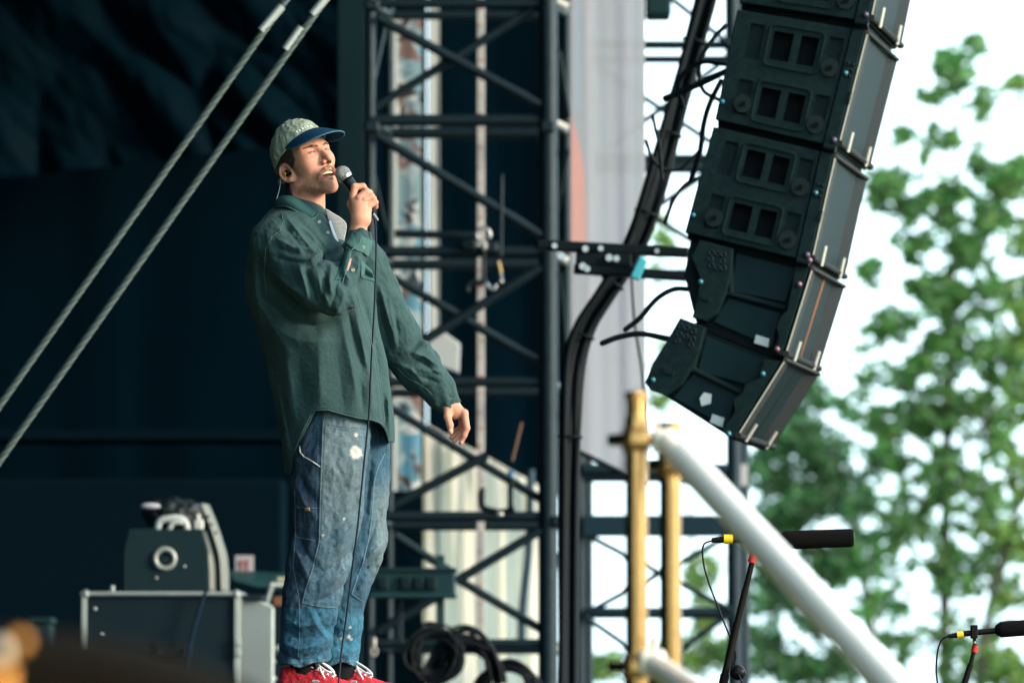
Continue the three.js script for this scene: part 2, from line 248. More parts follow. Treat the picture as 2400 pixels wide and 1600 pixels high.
// ---------------------------------------------------------------- lattice tower
const TB = (px, py, z) => W(px, py, z);
function member(g, name, x0, y0, z0, x1, y1, z1, rpx, m, lab) { const a = W(x0, y0, z0), b = W(x1, y1, z1); return part(name, tubeBetween(a, b, rpx * mpp((z0 + z1) / 2), 14), m, g, lab); }
function post(g, px, z, r, m, top = -80) { const a = W(px, 1640, z), b = W(px, top, z); a.y = 0.002; a.x = b.x; return part('post', tubeBetween(a, b, r, 18), m, g); }
{
  const F = -8, K = -8.9, g = thing('lattice_tower', 'dark teal lattice tower with crossed braces standing behind the person', 'tower', V(W(1075, 800, F).x, 0, F - 0.45));
  post(g, 868, F, 0.026, greyPaint); post(g, 1284, F, 0.048, greyPaint); post(g, 913, K, 0.024, darkPaint); post(g, 1327, K, 0.026, darkPaint);
  const lv = [[8, 12, 36], [282, 15, 312], [590, 14, 620], [895, 12, 920], [1210, 13, 1232], [1508, 12, 1522]];
  for (const [y, r, yb] of lv) {
    const a = member(g, 'rail', 868, y, F, 1284, y, F, r * 0.95, darkPaint); void a;
    member(g, 'rail', 913, yb, K, 1327, yb, K, r * 0.9, bluePaint);
    member(g, 'side_rail', 868, y, F, 913, yb, K, 9, darkPaint); member(g, 'side_rail', 1284, y, F, 1327, yb - 4, K, 10, towerPaint);
  }
  for (const y of [8, 294, 604, 1220, 1526]) part('tube_end', tubeBetween(W(1300, y - 6, F - 0.1), W(1330, y + 9, F - 0.1), 0.021, 14), wornWhite, g, 'pale tube end beside the big post');
  member(g, 'rail', 925, 547, -8.6, 1130, 553, -8.6, 10, darkPaint);
  const br = [[885, 42, 1265, 246], [880, 250, 1265, 12], [884, 318, 1268, 552], [920, 650, 1268, 852], [990, 800, 1268, 626], [890, 940, 1268, 1170], [925, 1182, 1140, 1068], [925, 1255, 1060, 1342], [1068, 1362, 1268, 1242], [1068, 1354, 1268, 1474], [884, 1480, 1030, 1394]];
  br.forEach(([x0, y0, x1, y1], i) => member(g, 'brace', x0, y0, F + 0.02 - 0.05 * (i % 2), x1, y1, F + 0.02 - 0.05 * (i % 2), i % 2 ? 10.5 : 11.5, i % 2 ? darkPaint : bluePaint));
  for (const [x0, y0, x1, y1] of [[870, 210, 905, 45], [870, 390, 905, 545], [872, 700, 908, 880], [1310, 120, 1334, 275], [1332, 350, 1306, 490], [1312, 640, 1330, 860], [1332, 960, 1308, 1150], [1310, 1300, 1332, 1500]]) member(g, 'side_brace', x0, y0, F, x1, y1, K, 5, towerPaint);
  for (const [px, py, z] of [[872, 14, F], [872, 300, F], [872, 612, F], [1284, 300, F], [1310, 1222, F], [1150, 582, F], [1098, 576, F]]) { const p = W(px, py, z); part('coupler', rbox(0.075, 0.055, 0.09, 0.015, p.x, p.y, p.z + 0.02), darkPaint, g); }
  // hoist hook, spanner and small clamps hung on the tower
  const hk = thing('hoist_hook', 'steel hoist hook hung on the rail beside the white measuring strap', 'hook', W(1132, 600, -7.9));
  { const p = W(1128, 545, -7.9), q = W(1134, 575, -7.9); part('shackle', new THREE.TorusGeometry(0.032, 0.009, 10, 24, Math.PI * 1.6).rotateZ(-0.6).translate(p.x + 0.01, p.y - 0.01, p.z), steel, hk); part('swivel', new THREE.SphereGeometry(0.019, 16, 12).scale(0.8, 1.3, 0.8).translate(q.x, q.y, q.z), wornWhite, hk);
    part('shank', tubeBetween(W(1133, 590, -7.9), W(1133, 650, -7.9), 0.011), darkPaint, hk); part('hook', tubePath([[1133, 648], [1130, 662], [1112, 662], [1098, 668], [1094, 682]].map(([x, y]) => W(x, y, -7.9)), 0.014, 8, 30), darkPaint, hk); part('latch', tubePath([[1140, 664], [1150, 676], [1160, 676], [1162, 666]].map(([x, y]) => W(x, y, -7.88)), 0.008, 8, 20), steel, hk); }
  const ch = thing('turnbuckle', 'thin rod with brass turnbuckle and shiny end nut hanging in front of the tower', 'turnbuckle', W(1174, 600, -7.85));
  part('rod', tubeBetween(W(1176, 410, -7.85), W(1174, 600, -7.85), 0.008), greyPaint, ch); part('barrel', tubeBetween(W(1167, 612, -7.85), W(1173, 640, -7.85), 0.011), mat([0.20, 0.15, 0.07], 0.4, 0.7), ch); for (const [y, r] of [[646, 0.009], [659, 0.0125]]) { const p = W(1174, y, -7.85); part('nut', new THREE.SphereGeometry(r, 14, 10).translate(p.x, p.y, p.z), steel, ch); }
  const sp = thing('tension_rod', 'slim rod with rusty sleeve and blue band leaning above the clamp on the low rail', 'rod', W(1200, 1190, -7.7));
  part('sleeve', tubeBetween(W(1200, 1080, -7.7), W(1222, 990, -7.7), 0.007), mat([0.15, 0.085, 0.055], 0.6), sp); part('band', tubeBetween(W(1197, 1118, -7.7), W(1197, 1104, -7.7), 0.014), mat([0.02, 0.16, 0.35], 0.5), sp); part('stem', tubeBetween(W(1196, 1190, -7.7), W(1197, 1104, -7.7), 0.013), blackSteel, sp);
  const cl = thing('clamp', 'dark scaffold clamp with shiny bolt sitting on the low rail of the tower', 'clamp', W(1165, 1200, -7.7));
  part('jaw', tubePath([[1128, 1150], [1130, 1186], [1150, 1196], [1176, 1200], [1206, 1192]].map(([x, y]) => W(x, y, -7.7)), 0.016, 8, 30), blackSteel, cl); { const p = W(1170, 1205, -7.68); part('bolt', new THREE.SphereGeometry(0.019, 14, 10).scale(1.2, 0.7, 1).translate(p.x, p.y, p.z), steel, cl); } part('lever', tubeBetween(W(1128, 1180, -7.7), W(1131, 1142, -7.7), 0.012), blackSteel, cl);
}
{ // measuring strap
  const z = -8.5, g = thing('measuring_strap', 'white strap with red marks hanging straight down inside the lattice tower', 'strap', W(1127, 1520, z)); const a = W(1117, 1516, z), b = W(1136, -60, z);
  part('webbing', rbox(b.x - a.x, b.y - a.y, 0.012, 0.004, (a.x + b.x) / 2, (a.y + b.y) / 2, z), mat([0.50, 0.52, 0.51], 0.75, 0, { bumpMap: withRepeat(twill, 20), bumpScale: 0.001 }), g);
  const red = mat([0.42, 0.10, 0.07], 0.8); for (let y = 20; y < 1500; y += 41) { const p = W(1127 + rr(-4, 4), y + rr(-4, 4), z); part('mark', box(rr(0.010, 0.024), rr(0.006, 0.012), 0.002, p.x, p.y, z + 0.0075), red, g); }
}
{ // printed banner seen through the tower
  const z = -10.2, a = W(922, 1150, z), b = W(988, 40, z), cv = document.createElement('canvas'); cv.width = 128; cv.height = 2048; const c = cv.getContext('2d');
  c.fillStyle = '#8fb0b8'; c.fillRect(0, 0, 128, 2048); const cols = ['#dfe6e4', '#6fb0c8', '#4a3a38', '#7d6660', '#bcd0d4', '#2c4650', '#e9eeea', '#5aa3bf', '#93726a'];
  for (let i = 0; i < 120; i++) { c.fillStyle = cols[Math.floor(rnd() * cols.length)]; c.beginPath(); const x = rr(0, 128), y = rr(0, 2048); c.moveTo(x, y); for (let k = 0; k < 5; k++) c.lineTo(x + rr(-70, 70), y + rr(-90, 90)); c.closePath(); c.fill(); }
  c.fillStyle = '#cfd8d4'; c.fillRect(0, 0, 16, 2048);
  const t = new THREE.CanvasTexture(cv); t.colorSpace = THREE.SRGBColorSpace; const w = b.x - a.x, h = b.y - a.y;
  const g = new THREE.PlaneGeometry(w, h, 4, 60); const p = g.attributes.position; for (let i = 0; i < p.count; i++) p.setZ(i, 0.015 * Math.sin(p.getY(i) * 3) + 0.01 * Math.sin(p.getX(i) * 40)); g.computeVertexNormals(); g.translate((a.x + b.x) / 2, (a.y + b.y) / 2, z);
  solo('printed_banner', 'narrow printed banner with pale blue and brown shapes seen behind the lattice tower', 'banner', g, new THREE.MeshPhysicalMaterial({ map: t, roughness: 0.8, transmission: 0.35, thickness: 0 }));
}
solo('curtain_edge', 'pale narrow curtain strip hanging behind the upper part of the lattice tower', 'curtain', (() => { const a = W(1004, 800, -10.6), b = W(1030, 20, -10.6); return drape(a.x, b.x, a.y, b.y, -10.6, 0.02, 60, 4, 10, 14, 0.004, (x, y) => 0.02 * n3(0, y * 2, 3)); })(), mat([0.30, 0.33, 0.32], 0.85, 0, { transmission: 0.2, thickness: 0 }));
solo('white_cloth', 'folded white cloth hung behind the tower beside the cuff of the far sleeve', 'cloth', (() => { const P = [[1000, 812], [1034, 780], [1074, 808], [1072, 870], [1010, 850]].map(([x, y]) => W(x, y, -10.0)); const s = new THREE.Shape(P.map((p) => new THREE.Vector2(p.x, p.y))); return new THREE.ExtrudeGeometry(s, { depth: 0.02, bevelSize: 0.01, bevelThickness: 0.01, bevelSegments: 2 }).translate(0, 0, -10); })(), mat([0.40, 0.45, 0.46], 0.85));
solo('tarpaulin', 'cream translucent tarpaulin with vertical folds glowing behind the foot of the lattice tower', 'tarpaulin', (() => { const a = W(992, 1640, -13.3), b = W(1285, 990, -13.3); return drape(a.x, b.x, a.y, b.y, -13.3, 0.11, 30, 21, 150, 10, 0.004, () => 0, -0.55, 0); })(), mat([0.91, 0.91, 0.84], 0.95, 0, { transmission: 0.80, thickness: 0 }));
solo('hanging_strap', 'dark blue strap hanging in front of the right edge of the cream tarpaulin', 'strap', tubePath([[1244, 1100], [1240, 1280], [1226, 1420], [1222, 1515]].map(([x, y]) => W(x, y, -10.5)), 0.022, 8, 40).scale(1, 1, 1), mat([0.010, 0.045, 0.075], 0.6));
{ // power distributor on the tower
  const z = -7.4, g = thing('power_box', 'dark power distribution box with sockets fixed to the foot of the lattice tower', 'electrical box', W(968, 1396, z)); 
  const body = part('housing', pbox(866, 1336, 1066, 1396, z, 0.22, 0.012), mat([0.010, 0.036, 0.042], 0.5), g);
  part('lid_lip', pbox(862, 1330, 1070, 1340, z + 0.012, 0.23, 0.006), mat([0.008, 0.026, 0.03], 0.5), g); part('base_lip', pbox(862, 1392, 1070, 1400, z + 0.012, 0.23, 0.006), mat([0.014, 0.05, 0.056], 0.5), g);
  for (const x of [896, 950, 980, 1010]) { const s = part('socket', pbox(x - 13, 1350, x + 13, 1382, z + 0.02, 0.03, 0.008), mat([0.006, 0.020, 0.024], 0.4), body); const p = W(x, 1366, z + 0.024); part('socket_cap', new THREE.CylinderGeometry(0.018, 0.018, 0.012, 18).rotateX(Math.PI / 2).translate(p.x, p.y, p.z), mat([0.005, 0.014, 0.018], 0.4), s); }
  part('bracket', pbox(1022, 1300, 1042, 1520, z - 0.24, 0.03, 0.004), mat([0.016, 0.052, 0.056], 0.5), g); part('bracket', pbox(928, 1340, 944, 1504, z - 0.24, 0.03, 0.004), greyPaint, g);
}
function coil(name, label, cx, cy, rx, ry, z, n, th, from = 0, to = Math.PI * 2) {
  const g = thing(name, label, 'cable', W(cx, cy + ry, z), 'cable coils at the foot of the tower');
  for (let i = 0; i < n; i++) { const k = mpp(z), pts = [], a0 = from + rr(-0.1, 0.1), sx = rr(0.68, 1.12), sy = rr(0.68, 1.12), ox = rr(-9, 9), oy = rr(-10, 12), oz = rr(-0.06, 0.06); for (let q = 0; q <= 22; q++) { const a = mix(a0, to, q / 22); pts.push(W(cx + ox + Math.cos(a) * rx * sx, cy + oy - Math.sin(a) * ry * sy, z + oz + 0.02 * Math.sin(a * 2 + i))); } part('cable_loop', tubePath(pts, th, 7, 70), rubber, g); }
}
coil('cable_coil', 'black cable coil hung under the power box', 1016, 1533, 58, 60, -7.2, 26, 0.0068);
coil('cable_coil', 'loose black cable arcs sweeping from the hung coil to the big post', 1090, 1600, 86, 118, -7.25, 22, 0.0068, 0, Math.PI);
coil('cable_coil', 'flat bundle of black cable arches at the bottom of the big grey post', 1190, 1620, 66, 72, -7.35, 18, 0.0068, 0, Math.PI);
solo('hook_line', 'short pale cord with carabiner hung at the foot of the left tower post', 'cord', (() => { const p = W(877, 1526, -7.6); return mergeGeometries([tubeBetween(W(877, 1494, -7.6), W(877, 1512, -7.6), 0.009), new THREE.TorusGeometry(0.017, 0.004, 8, 20).scale(0.8, 1.15, 1).translate(p.x, p.y, p.z)]); })(), wornWhite);

// ---------------------------------------------------------------- scrim, scaffold behind it, bars and looms
{
  const z = -7, cv = document.createElement('canvas'); cv.width = 512; cv.height = 2048; const c = cv.getContext('2d');
  c.fillStyle = '#959da6'; c.fillRect(0, 0, 512, 2048); // greyish lavender print with one coral stripe
  c.fillStyle = '#c29590'; c.beginPath(); c.moveTo(0, 620); c.bezierCurveTo(50, 720, 110, 860, 116, 1010); c.lineTo(116, 1165); c.lineTo(0, 1170); c.closePath(); c.fill();
  const st = (x, w, col) => { c.fillStyle = col; c.beginPath(); c.moveTo(x, 0); for (let y = 0; y <= 2048; y += 64) c.lineTo(x + 14 * Math.sin(y * 0.002 + x), y); for (let y = 2048; y >= 0; y -= 64) c.lineTo(x + w + 14 * Math.sin(y * 0.002 + x), y); c.fill(); };
  for (let i = 0; i < 12; i++) st(rr(70, 470), rr(10, 40), ['#9a9fab', '#919aa3', '#9a9eaa', '#939ba3'][i % 4]); for (let i = 0; i < 6; i++) { c.fillStyle = '#8ea2c0'; c.fillRect(30 + i * 7, 0, 3, 600); }
  const t = new THREE.CanvasTexture(cv); t.colorSpace = THREE.SRGBColorSpace;
  const x0 = W(1338, 0, z).x, x1 = W(1513, 0, z).x, yt = W(0, -70, z).y, rows = []; const g = new THREE.PlaneGeometry(1, 1, 40, 60), p = g.attributes.position;
  for (let i = 0; i < p.count; i++) { const u = p.getX(i) + 0.5, v = p.getY(i) + 0.5, x = mix(x0, x1, u), yb = W(0, mix(1046, 1132, u), z).y, y = mix(yb, yt, v); p.setXYZ(i, x, y, z - 0.10 * u + 0.007 * Math.sin(u * 9 + 0.9 * v) + 0.002 * Math.sin(u * 25 + 1 + v * 1.4)); } g.computeVertexNormals();
  const b = thing('scrim_banner', 'tall lavender grey fabric banner with a coral stripe hanging beside the tower', 'banner', V((x0 + x1) / 2, W(0, 1090, z).y, z));
  part('fabric', g, new THREE.MeshPhysicalMaterial({ map: t, roughness: 0.85, side: THREE.DoubleSide, transmission: 0.2, thickness: 0, bumpMap: withRepeat(twill, 60, 200), bumpScale: 0.001 }), b);
  part('hem_bar', tubeBetween(W(1340, 1050, z + 0.02), W(1512, 1134, z - 0.08), 0.012), blackSteel, b);
}
{
  const F = -11, K = -11.9, g = thing('scaffold_tower', 'black scaffold tower silhouetted against the white sky behind the speaker array', 'tower', V(W(1545, 800, F).x, -1.6, F - 0.4));
  const P = (px, z, r, m) => { const b = W(px, -80, z); part('post', tubeBetween(V(b.x, -1.598, z), b, r, 16), m, g); };
  P(1357, F, 0.030, greyPaint); P(1716, F, 0.040, bluePaint); P(1376, K, 0.030, darkPaint); P(1738, K, 0.034, greyPaint);
  for (const [y, r] of [[105, 11], [139, 10], [370, 10], [397, 10], [642, 13], [1100, 14], [1118, 12], [1222, 16], [1244, 14], [1436, 14], [1620, 10]]) member(g, 'rail', 1357, y, F, 1716, y, F, r, towerPaint);
  for (const [y, r] of [[384, 6], [1112, 8], [1230, 8], [1442, 8]]) member(g, 'rail', 1376, y, K, 1738, y, K, r, towerPaint);
  for (const [x0, y0, x1, y1] of [[1400, 155, 1716, 366], [1716, 128, 1430, 345], [1566, -10, 1716, 108], [1716, 366, 1500, 512], [1480, 476, 1716, 622], [1372, 1252, 1716, 1430], [1372, 1438, 1716, 1252], [1372, 1446, 1560, 1575], [1716, 1436, 1540, 1560]]) member(g, 'brace', x0, y0, F + 0.03, x1, y1, F + 0.03, 7, towerPaint);
  part('head_plate', pbox(1514, -60, 1575, 36, F + 0.15, 0.25, 0.02), mat([0.008, 0.030, 0.034], 0.6), g);
  part('toe_board', pbox(1366, 1086, 1700, 1106, F + 0.06, 0.05, 0.004), mat([0.008, 0.024, 0.034], 0.6), g); part('toe_board', pbox(1366, 1210, 1700, 1256, F + 0.06, 0.05, 0.004), mat([0.008, 0.026, 0.038], 0.6), g);
  part('notice', pbox(1718, 1088, 1752, 1138, K + 0.10, 0.01, 0.002), mat([0.45, 0.45, 0.45], 0.7), g);
}
{ // spreader bars between tower and array
  const z = -4.6, g = thing('spreader_bar', 'pair of black steel bars with bolts reaching from the tower to the speaker array', 'bar', W(1430, 640, z));
  const bar = (x0, y0, x1, y1, h) => { const a = W(x0, y0, z), b = W(x1, y1, z), L = a.distanceTo(b); const q = rbox(L, h, 0.07, 0.008, 0, 0, 0); q.rotateZ(Math.atan2(b.y - a.y, b.x - a.x)); const m = a.clone().add(b).multiplyScalar(0.5); return q.translate(m.x, m.y, m.z); };
  part('bar', bar(1258, 574, 1615, 592, 0.042), blackSteel, g); part('bar', bar(1345, 630, 1615, 648, 0.040), blackSteel, g); part('gusset', bar(1350, 604, 1480, 612, 0.06), blackSteel, g);
  for (const [x, y, r] of [[1372, 583, 8], [1408, 582, 7], [1428, 604, 9], [1445, 606, 8], [1366, 624, 9], [1376, 630, 8], [1540, 588, 6], [1300, 576, 7], [1316, 600, 10]]) { const p = W(x, y, z + 0.045); part('bolt', new THREE.CylinderGeometry(r * mpp(z), r * mpp(z), 0.02, 6).rotateX(Math.PI / 2).translate(p.x, p.y, p.z), steel, g); }
  const tp = [[1480, 648], [1497, 653], [1515, 612], [1501, 602]].map(([x, y]) => { const p = W(x, y, z + 0.10); return new THREE.Vector2(p.x, p.y); });
  solo('cable_tape', 'bright cyan tape wrapped round the thick black cable loom', 'tape', new THREE.ExtrudeGeometry(new THREE.Shape(tp), { depth: 0.04, bevelSize: 0.004, bevelThickness: 0.004, bevelSegments: 1 }).translate(0, 0, z + 0.06), mat([0.05, 0.42, 0.52], 0.6));
}
{ // thick loom of cables
  const z = -4.9, g = thing('cable_loom', 'thick black loom of cables running from the array down along the tower', 'cable', W(1332, 1630, z)); const c = [[1668, -60], [1655, 0], [1612, 160], [1574, 300], [1538, 430], [1500, 545], [1464, 620], [1408, 706], [1370, 770], [1346, 850], [1337, 980], [1334, 1200], [1332, 1640]];
  for (let i = 0; i < 11; i++) { const o = rr(-18, 18), oz = rr(-0.05, 0.05), ph = rr(0, 6); part('cable', tubePath(c.map(([x, y], k) => W(x + o + 3 * Math.sin(k * 1.3 + ph), y + o * 0.4, z + oz + 0.012 * Math.sin(k + ph))), rr(0.012, 0.017), 8, 90), rubber, g); }
  for (const i of [1.6, 3.1, 4.6, 6.5, 8.2, 10.2]) { const k = Math.floor(i), p = W(mix(c[k][0], c[k + 1][0], i - k), mix(c[k][1], c[k + 1][1], i - k), z), q = W(c[k + 1][0], c[k + 1][1], z).sub(W(c[k][0], c[k][1], z)).normalize(); part('cable_tie', new THREE.TorusGeometry(0.050, 0.006, 6, 24).applyQuaternion(new THREE.Quaternion().setFromUnitVectors(V(0, 0, 1), q)).translate(p.x, p.y, p.z), blackSteel, g); }
}
function looseCable(label, pts, z, r) { solo('loose_cable', label, 'cable', capped(pts.map(([x, y, dz = 0]) => W(x, y, z + dz)), r, 8, 60), rubber, 'loose cables round the speaker array'); }
looseCable('black cable looping from the loom up to the rear of the array', [[1600, 250], [1590, 200], [1610, 165], [1650, 145], [1700, 150]], -3.2, 0.010);
looseCable('black cable crossing the gap between the loom and the second speaker box', [[1560, 230], [1620, 205], [1665, 185], [1705, 165]], -3.2, 0.013);
looseCable('black cable hanging in a long bow beside the second speaker box', [[1690, 190], [1665, 240], [1650, 290], [1640, 360], [1620, 420]], -3.2, 0.011);
looseCable('thin black cable hanging close to the thick loom beside the banner', [[1530, 270], [1536, 300], [1545, 340], [1552, 420]], -3.4, 0.007);
looseCable('black cable stub hanging down from the tilted array box towards the banner', [[1620, 678], [1580, 678], [1540, 700], [1500, 745], [1466, 772]], -2.6, 0.010);
looseCable('bowed black cable stub pointing from the lowest array box towards the banner', [[1600, 800], [1560, 792], [1500, 782], [1450, 790], [1412, 804]], -2.6, 0.011);
looseCable('thin black cable drooping between the banner and the speaker array, above the bolted bars', [[1515, 330], [1530, 372], [1560, 398], [1600, 392], [1640, 352]], -3.6, 0.007);
looseCable('black cable curling over the top rail of the scaffold beside the loom', [[1700, 60], [1668, 96], [1640, 150], [1648, 210], [1690, 236]], -3.4, 0.009);
looseCable('thin black cable leaning across the sky gap above the bolted bars', [[1560, 520], [1578, 470], [1610, 430], [1650, 412]], -3.4, 0.008);
looseCable('thin steel line hanging beside the edge of the banner', [[1480, 650], [1488, 760], [1506, 880], [1512, 1010]], -5.6, 0.006);

// ---------------------------------------------------------------- two steel ropes
const ropeM = [mat([0.10, 0.145, 0.135], 0.55, 0.3), mat([0.055, 0.085, 0.082], 0.55, 0.3)];
function rope(label, a, b, sleeves) {
  const z = -2.6, A = W(a[0], a[1], z), Bp = W(b[0], b[1], z), g = thing('steel_rope', label, 'rope', A.clone(), 'twisted steel ropes crossing the stage'), L = A.distanceTo(Bp), d = Bp.clone().sub(A).normalize(), u = V(-d.y, d.x, 0).normalize(), w = d.clone().cross(u), R = 0.0088;
  for (let k = 0; k < 6; k++) { const pts = [], n = Math.ceil(L / 0.02); for (let i = 0; i <= n; i++) { const s = i / n * L, an = s / 0.135 * Math.PI * 2 + k * Math.PI / 3; pts.push(A.clone().addScaledVector(d, s).addScaledVector(u, Math.cos(an) * R).addScaledVector(w, Math.sin(an) * R)); } part('strand', new THREE.TubeGeometry(new THREE.CatmullRomCurve3(pts), n * 2, 0.0056, 6, false), ropeM[k % 2], g); }
  for (const [x0, y0, x1, y1] of sleeves) part('swage_sleeve', mergeGeometries([tubeBetween(W(x0, y0, z), W(x1, y1, z), 0.0165, 18)]), mat([0.46, 0.52, 0.50], 0.5, 0.4), g);
}
rope('twisted steel rope with one long pale sleeve, the one farther from the person', [-80, 1060], [690, -30], [[612, 72, 660, 14]]);
rope('twisted steel rope with two pale sleeves, the one passing nearer the person', [-80, 1190], [800, -56], [[669, 116, 706, 64], [732, 34, 772, -16]]);

// ---------------------------------------------------------------- flight cases and gear at the left
const alu = mat([0.30, 0.36, 0.35], 0.42, 0.55, { bumpMap: withRepeat(metalTex, 3), bumpScale: 0.001 }), caseBlack = mat([0.0065, 0.018, 0.026], 0.6, 0, { bumpMap: withRepeat(metalTex, 6), bumpScale: 0.001 });
{
  const z = -6, g = thing('flight_case', 'black flight case with silver edge trim carrying the monitor speaker', 'case', V(W(380, 0, z).x, 0, z - 0.35)); const a = W(194, 1392, z), b = W(560, 1392, z), e = 0.5;
  const yy = a.y, wd = b.x - a.x, cx = (a.x + b.x) / 2;
  part('front_panel', box(wd - 0.03, yy - 0.02, 0.02, cx, yy / 2 - 0.005, z), caseBlack, g); part('top_panel', box(wd + 0.10, 0.02, e, cx + 0.05, yy - 0.012, z - e / 2), caseBlack, g);
  const sd = [V(b.x, 0, z), V(b.x + 0.115, 0, z - e), V(b.x + 0.115, yy - 0.05, z - e), V(b.x, yy, z)]; part('side_panel', sheet([[sd[3], sd[2]], [sd[0], sd[1]]], 0.02), mat([0.085, 0.105, 0.10], 0.5, 0.3), g);
  part('top_trim', rbox(wd + 0.02, 0.022, 0.03, 0.004, cx, yy, z + 0.012), alu, g); part('top_trim', rbox(wd - 0.06, 0.007, 0.034, 0.002, cx, yy - 0.004, z + 0.014), mat([0.10, 0.13, 0.13], 0.5), g);
  part('corner_trim', rbox(0.024, yy, 0.03, 0.004, a.x + 0.006, yy / 2, z + 0.012), alu, g); part('corner_trim', rbox(0.026, yy, 0.03, 0.004, b.x - 0.008, yy / 2, z + 0.012), alu, g); part('corner_trim', tubeBetween(V(b.x + 0.115, 0, z - e), V(b.x + 0.115, yy - 0.05, z - e), 0.018), alu, g); part('corner_trim', tubeBetween(V(b.x, yy, z), V(b.x + 0.115, yy - 0.05, z - e), 0.014), alu, g);
  for (const [x, y] of [[222, 1426], [238, 1487]]) { const p = W(x, y, z + 0.014); part('rivet', new THREE.SphereGeometry(0.008, 12, 8).scale(1, 1, 0.5).translate(p.x, p.y, p.z), paleSteel, g); }
  for (const y of [1505, 1530]) { const p = W(556, y, z + 0.03); part('latch', rbox(0.03, 0.035, 0.02, 0.006, p.x, p.y, p.z), alu, g); }
  for (const x of [a.x + 0.012, b.x - 0.012]) part('corner_ball', new THREE.SphereGeometry(0.022, 16, 12).translate(x, yy - 0.002, z + 0.012), alu, g);
  { const p = W(400, 1500, z + 0.012); part('handle_dish', rbox(0.16, 0.10, 0.012, 0.012, p.x, p.y - 0.06, p.z), mat([0.012, 0.020, 0.024], 0.5, 0.3), g); part('handle', capped([V(p.x - 0.055, p.y - 0.045, p.z + 0.012), V(p.x - 0.05, p.y - 0.075, p.z + 0.02), V(p.x + 0.05, p.y - 0.075, p.z + 0.02), V(p.x + 0.055, p.y - 0.045, p.z + 0.012)], 0.007, 8, 20), blackSteel, g); }
  { const p = W(262, 1384, z - 0.1); part('corner_cap', tubeBetween(W(262, 1392, z - 0.06), W(262, 1372, z - 0.06), 0.012), alu, g); void p; }
}
{
  const z = -6.15, g = thing('monitor_speaker', 'black monitor speaker with a pale horn ring standing on the trimmed flight case', 'speaker', W(388, 1388, z));
  const prism = (pts, d, zz) => new THREE.ExtrudeGeometry(new THREE.Shape(pts.map(([x, y]) => { const p = W(x, y, zz); return new THREE.Vector2(p.x, p.y); })), { depth: d, bevelSize: 0.008, bevelThickness: 0.008, bevelSegments: 2 }).translate(0, 0, zz - d);
  part('cabinet', prism([[291, 1386], [291, 1290], [304, 1244], [470, 1244], [484, 1290], [487, 1386]], 0.35, z), mat([0.0075, 0.024, 0.031], 0.65, 0, { bumpMap: withRepeat(grain, 8), bumpScale: 0.002 }), g);
  const p = W(386, 1309, z + 0.01), ringM = mat([0.36, 0.40, 0.37], 0.4, 0.3); part('horn_ring', new THREE.TorusGeometry(0.043, 0.011, 14, 40).translate(p.x, p.y, p.z + 0.004), ringM, g); part('horn_cone', new THREE.CylinderGeometry(0.040, 0.016, 0.05, 36, 1, true).rotateX(Math.PI / 2).translate(p.x, p.y, p.z - 0.012), ringM, g); part('horn_throat', new THREE.SphereGeometry(0.020, 20, 12).translate(p.x + 0.008, p.y - 0.004, p.z - 0.02), mat([0.05, 0.07, 0.07], 0.5), g);
  for (const [x, y] of [[366, 1354], [432, 1327]]) { const q = W(x, y, z + 0.01); part('screw', new THREE.SphereGeometry(0.006, 10, 8).translate(q.x, q.y, q.z), paleSteel, g); }
  const strap = (o, m) => sheet([0, 1].map((k) => new THREE.CatmullRomCurve3([[470 + o, 1180], [486 + o, 1218], [500 + o, 1258], [512 + o, 1300], [516 + o, 1340], [517 + o, 1386]].map(([x, y]) => W(x + k * 17, y + k * 3, z - 0.02 - k * 0.05))).getPoints(30)), 0.012);
  const m1 = mat([0.15, 0.17, 0.155], 0.55, 0.2); part('grille_edge', strap(0), m1, g); part('grille_edge', sheet([0, 1].map((k) => new THREE.CatmullRomCurve3([[466, 1244], [478, 1280], [488, 1318], [490, 1386]].map(([x, y]) => W(x + k * 14, y + k * 4, z - 0.01 - k * 0.03))).getPoints(24)), 0.012), m1, g);
  for (const [x, y] of [[478, 1204], [486, 1222], [496, 1242]]) { const q = W(x + 9, y + 6, z + 0.0); part('hole_cap', new THREE.SphereGeometry(0.007, 10, 8).translate(q.x, q.y, q.z), blackSteel, g); }
}
{
  const z = -6.5, g = thing('gear_bag', 'black soft bag with white handles lying on top of the monitor speaker', 'bag', W(400, 1242, z));
  const f = (x, y, zz) => ell(x, y, zz, 0.15, 0.075, 0.12) - 0.02 * fbm(x * 14, y * 14, zz * 14, 2), c = W(410, 1206, z);
  part('pouch', nets(f, [-0.2, -0.12, -0.16], [0.2, 0.12, 0.16], 0.009, { color: () => [0.004, 0.011, 0.016] }).translate(c.x, c.y, c.z), new THREE.MeshPhysicalMaterial({ vertexColors: true, roughness: 0.55 }), g);
  const wh = mat([0.48, 0.55, 0.54], 0.6); part('handle', capped([[368, 1240], [374, 1222], [392, 1216], [414, 1214], [432, 1222], [438, 1240]].map(([x, y]) => W(x, y, z + 0.17)), 0.016, 8, 40), wh, g); part('handle', capped([[396, 1240], [404, 1226], [424, 1224]].map(([x, y]) => W(x, y, z + 0.18)), 0.012, 8, 24), wh, g);
  part('buckle', pbox(452, 1216, 476, 1242, z + 0.18, 0.03, 0.012), mat([0.55, 0.60, 0.58], 0.6), g); part('buckle', pbox(458, 1203, 468, 1220, z + 0.18, 0.03, 0.012), mat([0.55, 0.60, 0.58], 0.6), g); { const p = W(352, 1186, z + 0.14); part('label_patch', new THREE.SphereGeometry(0.045, 20, 12).scale(1, 0.32, 0.4).translate(p.x, p.y, p.z), mat([0.42, 0.44, 0.50], 0.6), g); }
}
